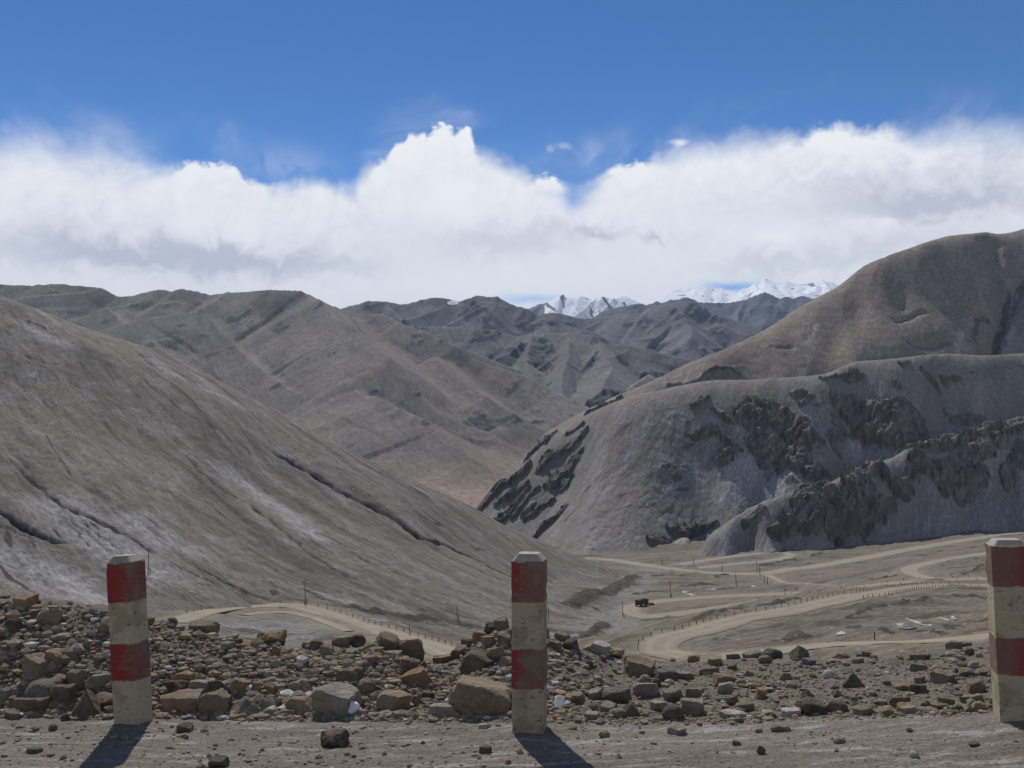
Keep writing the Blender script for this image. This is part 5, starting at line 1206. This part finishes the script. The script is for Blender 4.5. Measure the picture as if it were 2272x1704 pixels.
for u, vb, vt, lab, kind in POLES:
    p = hit(any_z, u, vb, 120, 900)
    hgt = (vb - vt) / F * p[1]
    r = bpy.data.objects.new('utility_pole', None); COL.objects.link(r); r.location = p
    tag(r, lab, 'utility pole', 'poles standing about the valley')
    r.rotation_euler = (0, math.radians(RNG.normal(-2.0, 1.5)), RNG.uniform(-.4, .4))
    rad = max(0.13, 0.00034 * p[1])
    bm = bmesh.new(); bmesh.ops.create_cone(bm, cap_ends=True, segments=10, radius1=rad, radius2=rad * 0.65, depth=hgt + 0.6, matrix=Matrix.Translation((0, 0, hgt / 2 - 0.3)))
    to_obj(bm, 'pole_shaft', m_wood, r)
    if kind == 1:
        bm = bmesh.new(); bmesh.ops.create_cone(bm, cap_ends=True, segments=10, radius1=rad * 0.8, radius2=rad * 0.7, depth=1.9, matrix=Matrix.Translation((0.55, 0, 0.6)) @ Matrix.Rotation(-0.12, 4, 'Y'))
        to_obj(bm, 'stub_brace', m_wood, r)
        bm = bmesh.new(); bmesh.ops.create_cube(bm, size=1, matrix=Matrix.Translation((0.28, 0, 1.1)) @ Matrix.Diagonal((0.75, 0.16, 0.14, 1)))
        to_obj(bm, 'tie_beam', m_wood, r)
    if kind == 2:
        bm = bmesh.new(); bmesh.ops.create_cube(bm, size=1, matrix=Matrix.Translation((0, 0, hgt - 0.5)) @ Matrix.Diagonal((1.6, 0.16, 0.16, 1)))
        to_obj(bm, 'crossarm', m_wood, r)
# yellow-topped marker
p = hit(any_z, 908.5, 1410, 150, 400)
r = bpy.data.objects.new('road_marker', None); COL.objects.link(r); r.location = p
tag(r, 'yellow topped marker pole at the edge of the left road, taller than the guard posts', 'road marker')
hgt = 27 / F * p[1]
bm = bmesh.new(); bmesh.ops.create_cone(bm, cap_ends=True, segments=10, radius1=0.09, radius2=0.08, depth=hgt - 0.1, matrix=Matrix.Translation((0, 0, hgt / 2 - 0.25)))
to_obj(bm, 'marker_pole', plain('marker_pole_paint', (0.16, 0.12, 0.05), 0.7), r)
bm = bmesh.new(); bmesh.ops.create_cone(bm, cap_ends=True, segments=3, radius1=0.36, radius2=0.36, depth=0.06, matrix=Matrix.Translation((0, 0, hgt - 0.2)) @ Matrix.Rotation(math.pi / 2, 4, 'X') @ Matrix.Rotation(math.pi / 2, 4, 'Z'))
to_obj(bm, 'marker_plate', plain('marker_yellow', (0.55, 0.36, 0.03), 0.5), r)

# lorry on the hairpin
p = hit(any_z, 1424, 1345, 300, 600)
lr = bpy.data.objects.new('lorry', None); COL.objects.link(lr); lr.location = (p[0], p[1], p[2] + 0.16); lr.rotation_euler = (0, 0, math.radians(-38))
tag(lr, 'dark lorry driving round the tip of the valley hairpin', 'lorry')
def cube(bm, c, s):
    bmesh.ops.create_cube(bm, size=1, matrix=Matrix.Translation(c) @ Matrix.Diagonal((*s, 1)))
m_cab = plain('lorry_dark_paint', (0.055, 0.04, 0.035), 0.5, 0.2, 3); m_bed = plain('lorry_bed_paint', (0.075, 0.055, 0.045), 0.7, 0.2, 3); m_tyre = plain('tyre_rubber', (0.025, 0.024, 0.024), 0.8); m_glass = plain('lorry_glass', (0.05, 0.06, 0.07), 0.15, 0.02)
bm = bmesh.new(); cube(bm, (0, -2.6, 1.85), (2.4, 1.7, 2.0)); cube(bm, (0, -3.55, 1.3), (2.2, 0.5, 0.9)); cab = to_obj(bm, 'cab', m_cab, lr, 0.12)
bm = bmesh.new(); cube(bm, (0, -3.47, 2.25), (1.9, 0.03, 0.75)); to_obj(bm, 'windscreen', m_glass, cab)
bm = bmesh.new(); cube(bm, (0, 1.0, 1.25), (2.45, 5.0, 0.2)); cube(bm, (-1.17, 1.0, 1.95), (0.1, 5.0, 1.2)); cube(bm, (1.17, 1.0, 1.95), (0.1, 5.0, 1.2)); cube(bm, (0, -1.45, 2.1), (2.24, 0.1, 1.5)); cube(bm, (0, 3.45, 1.95), (2.24, 0.1, 1.2)); to_obj(bm, 'cargo_bed', m_bed, lr)
bm = bmesh.new(); bmesh.ops.create_icosphere(bm, subdivisions=3, radius=1, matrix=Matrix.Translation((0, 1.0, 2.3)) @ Matrix.Diagonal((1.05, 2.3, 0.75, 1)))
for vv in bm.verts: vv.co += Vector((0, 0, 0.22 * mnoise.noise(vv.co * 1.1)))
to_obj(bm, 'load_cover', plain('load_canvas', (0.05, 0.045, 0.04), 0.9), lr)
bm = bmesh.new(); cube(bm, (0, 0, 0.85), (1.0, 7.0, 0.25)); to_obj(bm, 'chassis', m_tyre, lr)
for sx in (-1, 1):
    for yy in (-2.6, 1.4, 2.6):
        bm = bmesh.new(); bmesh.ops.create_cone(bm, cap_ends=True, segments=20, radius1=0.52, radius2=0.52, depth=0.34, matrix=Matrix.Translation((sx * 1.02, yy, 0.52)) @ Matrix.Rotation(math.pi / 2, 4, 'Y'))
        to_obj(bm, 'wheel', m_tyre, lr, 0.04)
# dirt heap behind it
p = hit(any_z, 1440, 1342, 300, 600)
bm = bmesh.new(); bmesh.ops.create_icosphere(bm, subdivisions=4, radius=1)
for vv in bm.verts:
    q = vv.co.copy(); f_ = 1 + 0.4 * mnoise.noise(q * 1.8)
    vv.co = Vector((q.x * 2.6 * f_, q.y * 2.0 * f_, (q.z * 1.1) * f_))
o = to_obj(bm, 'dirt_heap', plain('heap_dirt', (0.13, 0.10, 0.075), 0.95, 0.3, 1.5)); o.location = p
tag(o, 'brown dirt heap beside the lorry on the valley hairpin', 'dirt heap')

# white ice patches and pale slabs on the valley ground
m_ice = plain('dirty_ice', (0.29, 0.285, 0.275), 0.7, 0.4, 0.5)
ICE = [([(2008, 1372), (2046, 1382), (2069, 1388), (2066, 1391.5), (2040, 1386), (2017, 1377)], 'long white ice strip on the brown slope left of the right post'), ([(1988, 1386), (2002, 1384), (2017, 1391), (2035, 1394), (2010, 1397), (1995, 1395)], 'white triangular ice patch just left of the long ice strip'), ([(2109, 1371.5), (2114, 1368), (2124, 1375), (2117, 1375.5)], 'small pointed white ice patch near the right post'), ([(2080, 1371.5), (2107, 1377), (2106, 1378.5), (2082, 1373.5)], 'thin white ice sliver between the long strip and the small pointed patch'),
       ([(1855.6, 1406), (1868, 1400.5), (1877, 1408), (1857, 1410.5)], 'round white ice patch above the lower track, furthest left'), ([(1513, 1313), (1525, 1312), (1527, 1315.5), (1516, 1316.5)], 'upper left one of three white slabs behind the truck hairpin'), ([(1521, 1319), (1534, 1316.5), (1536, 1319.5), (1524, 1320.5)], 'middle one of three white slabs behind the truck hairpin'), ([(1529, 1321), (1543.5, 1319), (1542, 1322.7), (1531, 1323.5)], 'lower right one of three white slabs behind the truck hairpin'),
       ([(1566, 1308.5), (1575, 1307), (1576, 1308.6), (1567, 1309.6)], 'left white slab of the pair right of the three slabs'), ([(1577, 1307.5), (1587, 1306.3), (1587.5, 1308), (1578, 1309)], 'right white slab of the pair right of the three slabs'), ([(1665.7, 1301), (1673, 1298.5), (1678.4, 1301), (1669, 1303)], 'white patch on the flat under the short link track')]
for poly, lab in ICE:
    pc = np.mean(np.array(poly), 0)
    top = [hit(any_z, u, v, 120, 900) for u, v in poly]
    bm = bmesh.new()
    vt = [bm.verts.new((q[0], q[1], q[2] + 0.18)) for q in top]; vb = [bm.verts.new((q[0], q[1], q[2] - 0.8)) for q in top]
    cen = bm.verts.new(tuple(np.mean([q for q in top], 0) + np.array([0, 0, 0.28])))
    n = len(vt)
    for i in range(n):
        bm.faces.new((vt[i], vt[(i + 1) % n], cen)); bm.faces.new((vb[i], vb[(i + 1) % n], vt[(i + 1) % n], vt[i]))
    o = to_obj(bm, 'ice_patch', m_ice); tag(o, lab, 'ice patch', 'white patches on the valley ground')

# ================================================================== SKY, SUN, AIR, CAMERA
SUN_AZ, SUN_EL = math.radians(-14), math.radians(45)
w = bpy.data.worlds.new('World'); scene.world = w; w.use_nodes = True
class WN(N):
    def __init__(self, world):
        self.t = world.node_tree; self.t.nodes.clear()
k = WN(w)
sky = k.n('TexSky', sky_type='NISHITA'); sky.sun_disc = False; sky.sun_elevation = SUN_EL; sky.sun_rotation = SUN_AZ
sky.altitude = 5000; sky.air_density = 1.0; sky.dust_density = 0.3; sky.ozone_density = 2.0
dirv = k.n('TexCoord').outputs['Generated']
sx = k.n('SeparateXYZ'); k.l(dirv, sx.inputs[0])
az = k.math('ARCTAN2', sx.outputs[0], sx.outputs[1])
el = k.math('DIVIDE', sx.outputs[2], k.math('MAXIMUM', k.math('SQRT', k.math('ADD', k.math('MULTIPLY', sx.outputs[0], sx.outputs[0]), k.math('MULTIPLY', sx.outputs[1], sx.outputs[1]))), 0.001))
cv = k.n('CombineXYZ'); k.l(az, cv.inputs[0]); k.l(el, cv.inputs[1])
P = cv.outputs[0]
def azel(u, v):
    a, g = ag(u, v); return math.atan(a), g / math.sqrt(1 + a * a)
AZR = 0.56
def curve(pts, lo, hi, smooth=True):
    fc = k.n('FloatCurve'); c = fc.mapping.curves[0]
    P_ = [(min(max((a_ + AZR) / (2 * AZR), 0), 1), (v_ - lo) / (hi - lo)) for a_, v_ in pts]
    c.points[0].location = (0, P_[0][1]); c.points[1].location = (1, P_[-1][1])
    for x_, y_ in P_: c.points.new(x_, y_)
    for q in c.points: q.handle_type = 'VECTOR'
    fc.mapping.update()
    k.l(k.math('MULTIPLY_ADD', az, 1 / (2 * AZR), 0.5, True), fc.inputs['Value'])
    return k.math('MULTIPLY_ADD', fc.outputs[0], hi - lo, lo)
TOP = [(-60, 312), (0, 322), (60, 318), (150, 332), (250, 352), (300, 358), (365, 374), (414, 362), (450, 362), (494, 358), (524, 371), (558, 399), (603, 414), (640, 412), (673, 401), (718, 401), (747, 419), (782, 428), (805, 385), (847, 349), (877, 319), (897, 314), (905, 296), (925, 292), (945, 296), (966, 279), (991, 280), (1008, 286), (1036, 283), (1050, 306), (1060, 345), (1105, 356), (1155, 388), (1185, 399), (1200, 388), (1215, 386), (1240, 398), (1258, 418), (1275, 428), (1295, 424), (1320, 405), (1340, 388), (1371, 360), (1420, 361), (1470, 350), (1510, 340), (1560, 320), (1600, 324), (1650, 308), (1700, 308), (1750, 304), (1784, 299), (1858, 286), (1908, 294), (1963, 289), (2017, 299), (2092, 297), (2132, 289), (2191, 299), (2272, 299), (2350, 296)]
top = curve([azel(u, v) for u, v in TOP], 0.0, 0.4)
SH = [(-60, .044), (300, .038), (380, .018), (420, .006), (560, .007), (620, .016), (760, .016), (800, .026), (850, .008), (1040, .005), (1070, .02), (1170, .022), (1190, .006), (1235, .007), (1265, .022), (1310, .026), (1345, .012), (1380, .006), (1430, .008), (1500, .036), (1560, .032), (1640, .032), (1740, .018), (1800, .010), (1960, .012), (2050, .036), (2350, .042)]
soft = curve([(azel(u, 300)[0], s) for u, s in SH], 0.0, 0.05)
nA = k.noise(P, 9, 9, 0.62, 0.3); nB = k.noise(P, 38, 8, 0.62, 0.6); nC = k.noise(k.mapping(P, (0.75, 1, 1), (0, 0, 0.5)), 16, 7, 0.62, 0.5)
lump = k.math('ADD', k.math('MULTIPLY', k.math('SUBTRACT', nB, 0.5), 0.022), k.math('MULTIPLY', k.math('SUBTRACT', nA, 0.5), 0.02))
lump = k.math('ADD', lump, k.math('MULTIPLY', k.math('MULTIPLY', k.math('SUBTRACT', nC, 0.5), soft), 1.3))
nD = k.noise(P, 34, 2, 0.5, 0.4); nE = k.noise(P, 85, 3, 0.55, 0.4)
bil = k.math('ADD', k.math('MULTIPLY', k.math('ABSOLUTE', k.math('SUBTRACT', nD, 0.5)), 1.0), k.math('MULTIPLY', k.math('ABSOLUTE', k.math('SUBTRACT', nE, 0.5)), 0.45))
crisp = k.ramp(soft, 0.006, 0.02, 1.0, 0.0)
lump = k.math('ADD', lump, k.math('MULTIPLY', k.math('MULTIPLY', k.math('SUBTRACT', bil, 0.12), 0.042), crisp))
depth_ = k.math('SUBTRACT', k.math('ADD', top, lump), el)
dens = k.n('MapRange', clamp=True, interpolation_type='SMOOTHSTEP'); k.l(k.math('DIVIDE', depth_, soft), dens.inputs[0]); dens.inputs[1].default_value = -0.75; dens.inputs[2].default_value = 0.75
dens = dens.outputs[0]
def blob(u, v, ru, rv, jit=0.0):
    a0, e0 = azel(u, v)
    da = k.math('MULTIPLY', k.math('SUBTRACT', k.math('ADD', az, k.math('MULTIPLY', k.math('SUBTRACT', nA, 0.5), jit)), a0), F / ru)
    de = k.math('MULTIPLY', k.math('SUBTRACT', k.math('ADD', el, k.math('MULTIPLY', k.math('SUBTRACT', nB, 0.5), jit * 0.6)), e0), F / rv)
    return k.math('EXPONENT', k.math('MULTIPLY', k.math('ADD', k.math('MULTIPLY', da, da), k.math('MULTIPLY', de, de)), -1.0))
def total(L, jit):
    s = None
    for u, v, ru, rv, st in L:
        t = k.math('MULTIPLY', blob(u, v, ru, rv, jit), st)
        s = t if s is None else k.math('ADD', s, t)
    return s
GREY = [(330, 570, 330, 38, .34), (620, 585, 170, 28, .16), (120, 500, 220, 50, .10), (800, 520, 200, 60, .06), (1080, 540, 150, 40, .16), (1230, 520, 120, 50, .10), (1900, 410, 170, 40, .17), (2080, 455, 230, 34, .34), (2230, 380, 150, 50, .12), (1730, 590, 170, 24, .18), (1950, 545, 150, 30, .16), (1428, 524, 42, 12, .25), (1310, 512, 42, 12, .2), (1600, 470, 160, 50, .08), (2220, 530, 140, 40, .10), (1560, 545, 110, 24, .08)]
LIT = [(985, 455, 40, 22, .10), (1015, 420, 40, 14, .10), (960, 300, 90, 45, .07), (500, 372, 90, 22, .07), (1215, 400, 34, 20, .07), (1900, 308, 160, 22, .06), (1940, 492, 60, 16, .12), (2010, 440, 40, 10, .05), (1720, 525, 50, 10, .08), (1420, 385, 60, 30, .05), (1275, 480, 50, 24, .05), (1030, 640, 300, 40, .03)]
HOLE = [(1625, 636, 62, 10, 1.0), (1180, 664, 70, 10, .6), (1268, 442, 26, 26, .75), (1310, 415, 30, 16, .4), (1240, 430, 40, 10, .2)]
g = k.math('SUBTRACT', total(GREY, 0.10), total(LIT, 0.03))
mid = k.math('MULTIPLY', k.math('SUBTRACT', k.math('ADD', k.math('MULTIPLY', nA, 0.65), k.math('MULTIPLY', nB, 0.35)), 0.5), -0.34)
mid = k.math('ADD', mid, k.math('MULTIPLY', k.math('MULTIPLY', k.math('SUBTRACT', 0.15, bil), 0.7), k.ramp(depth_, 0.0, 0.09, 1.0, 0.25)))
shade = k.math('ADD', k.math('ADD', k.math('MULTIPLY', g, 1.4), mid), 0.035)
rp = k.n('ValToRGB'); k.l(shade, rp.inputs[0])
e = rp.color_ramp.elements
e[0].position = 0.0; e[0].color = (1.02, 1.02, 1.03, 1); e[1].position = 0.5; e[1].color = (0.60, 0.62, 0.69, 1)
q = e.new(0.14); q.color = (0.93, 0.935, 0.965, 1)
holes = k.math('MINIMUM', total(HOLE, 0.02), 1.0)
dens = k.math('MULTIPLY', dens, k.math('SUBTRACT', 1.0, k.math('MULTIPLY', holes, 0.9)))
# thin veils above the bank
nW = k.noise(k.mapping(P, (0.8, 1, 1), (0, 0, -0.35)), 9, 7, 0.62, 0.8)
veil = k.math('MULTIPLY', k.ramp(nW, 0.42, 0.78), k.ramp(depth_, -0.06, -0.0, 0.0, 0.38))
puffs = k.math('MULTIPLY', total([(1510, 317, 22, 9, 1.0), (1222, 330, 10, 9, .5), (1250, 325, 14, 8, .5), (1310, 340, 36, 34, .28), (635, 365, 90, 40, .22), (40, 315, 70, 16, .3)], 0.02), k.ramp(nB, 0.3, 0.55))
al = k.math('MAXIMUM', k.math('MAXIMUM', dens, veil), k.math('MINIMUM', puffs, 0.85))
al = k.math('MULTIPLY', al, k.ramp(el, -0.10, -0.02))
# unseen broken cloud added above and behind the road, neutral fill for the shadows
nO = k.noise(dirv, 2.6, 6, 0.6, 0.3)
back = k.math('MULTIPLY', k.ramp(nO, 0.36, 0.56), k.math('MAXIMUM', k.ramp(sx.outputs[1], 0.80, 0.45), k.ramp(sx.outputs[2], 0.55, 0.75)))
al = k.math('MAXIMUM', al, k.math('MULTIPLY', back, k.ramp(el, 0.0, 0.05, 0.0, 0.13)))
hs = k.n('HueSaturation'); k.l(sky.outputs[0], hs.inputs['Color']); hs.inputs['Hue'].default_value = 0.505; hs.inputs['Saturation'].default_value = 1.32; hs.inputs['Value'].default_value = 1.17
BG = 0.10
hsv_ = k.mix(1.0, hs.outputs[0], k.ramp(el, 0.10, 0.38, 1.12, 0.88), 'MULTIPLY')
sc_ = k.n('MixRGB', blend_type='MULTIPLY'); sc_.inputs[0].default_value = 1; k.l(rp.outputs[0], sc_.inputs[1]); sc_.inputs[2].default_value = (1 / BG, 1 / BG, 1 / BG, 1)
col = k.mix(al, hsv_, sc_.outputs[0])
bg = k.n('Background'); k.l(col, bg.inputs[0]); bg.inputs[1].default_value = BG
ow = k.n('OutputWorld'); k.l(bg.outputs[0], ow.inputs[0])

sl = bpy.data.lights.new('sun', 'SUN'); sl.energy = 4.6; sl.angle = math.radians(0.55); sl.color = (1.0, 0.955, 0.89)
so = bpy.data.objects.new('sun', sl); COL.objects.link(so)
d = Vector((math.sin(SUN_AZ) * math.cos(SUN_EL), math.cos(SUN_AZ) * math.cos(SUN_EL), math.sin(SUN_EL)))
so.rotation_euler = d.to_track_quat('Z', 'Y').to_euler(); so.location = d * 50

HAZE = 3.4e-5
if HAZE > 0:
    lo = min(min((o.matrix_world @ Vector(c)).z for c in o.bound_box) for o in scene.objects if o.type == 'MESH' and o.get('kind') == 'structure')
    hi = max(max((o.matrix_world @ Vector(c)).z for c in o.bound_box) for o in scene.objects if o.type == 'MESH' and o.get('kind') == 'structure')
    bm = bmesh.new()
    cube(bm, (0, 9000, (lo + hi) / 2), (34000, 20000, hi - lo + 40))
    k = N('haze_air')
    pv = k.n('VolumePrincipled'); pv.inputs['Color'].default_value = (0.52, 0.72, 1.0, 1); pv.inputs['Density'].default_value = HAZE
    pv.inputs['Anisotropy'].default_value = 0.0
    ov = k.n('OutputMaterial'); k.l(pv.outputs[0], ov.inputs['Volume'])
    o = to_obj(bm, 'haze', k.m); tag(o, 'thin blue air haze filling the valley towards the snow range', 'haze', kind='stuff')

cam = bpy.data.cameras.new('camera'); co_ = bpy.data.objects.new('camera', cam); COL.objects.link(co_)
cam.sensor_width = 36; cam.lens = 36 * F / 2272.0
cam.clip_start = 0.1; cam.clip_end = 90000
co_.location = (0, 0, CZ); co_.rotation_euler = (math.pi / 2 + PITCH, 0, 0)
scene.camera = co_
scene.view_settings.view_transform = 'Standard'; scene.view_settings.look = 'None'; scene.view_settings.exposure = 0; scene.view_settings.gamma = 1
scene.cycles.use_denoising = True; scene.cycles.denoising_prefilter = 'ACCURATE'; scene.cycles.volume_bounces = 0; scene.cycles.max_bounces = 6
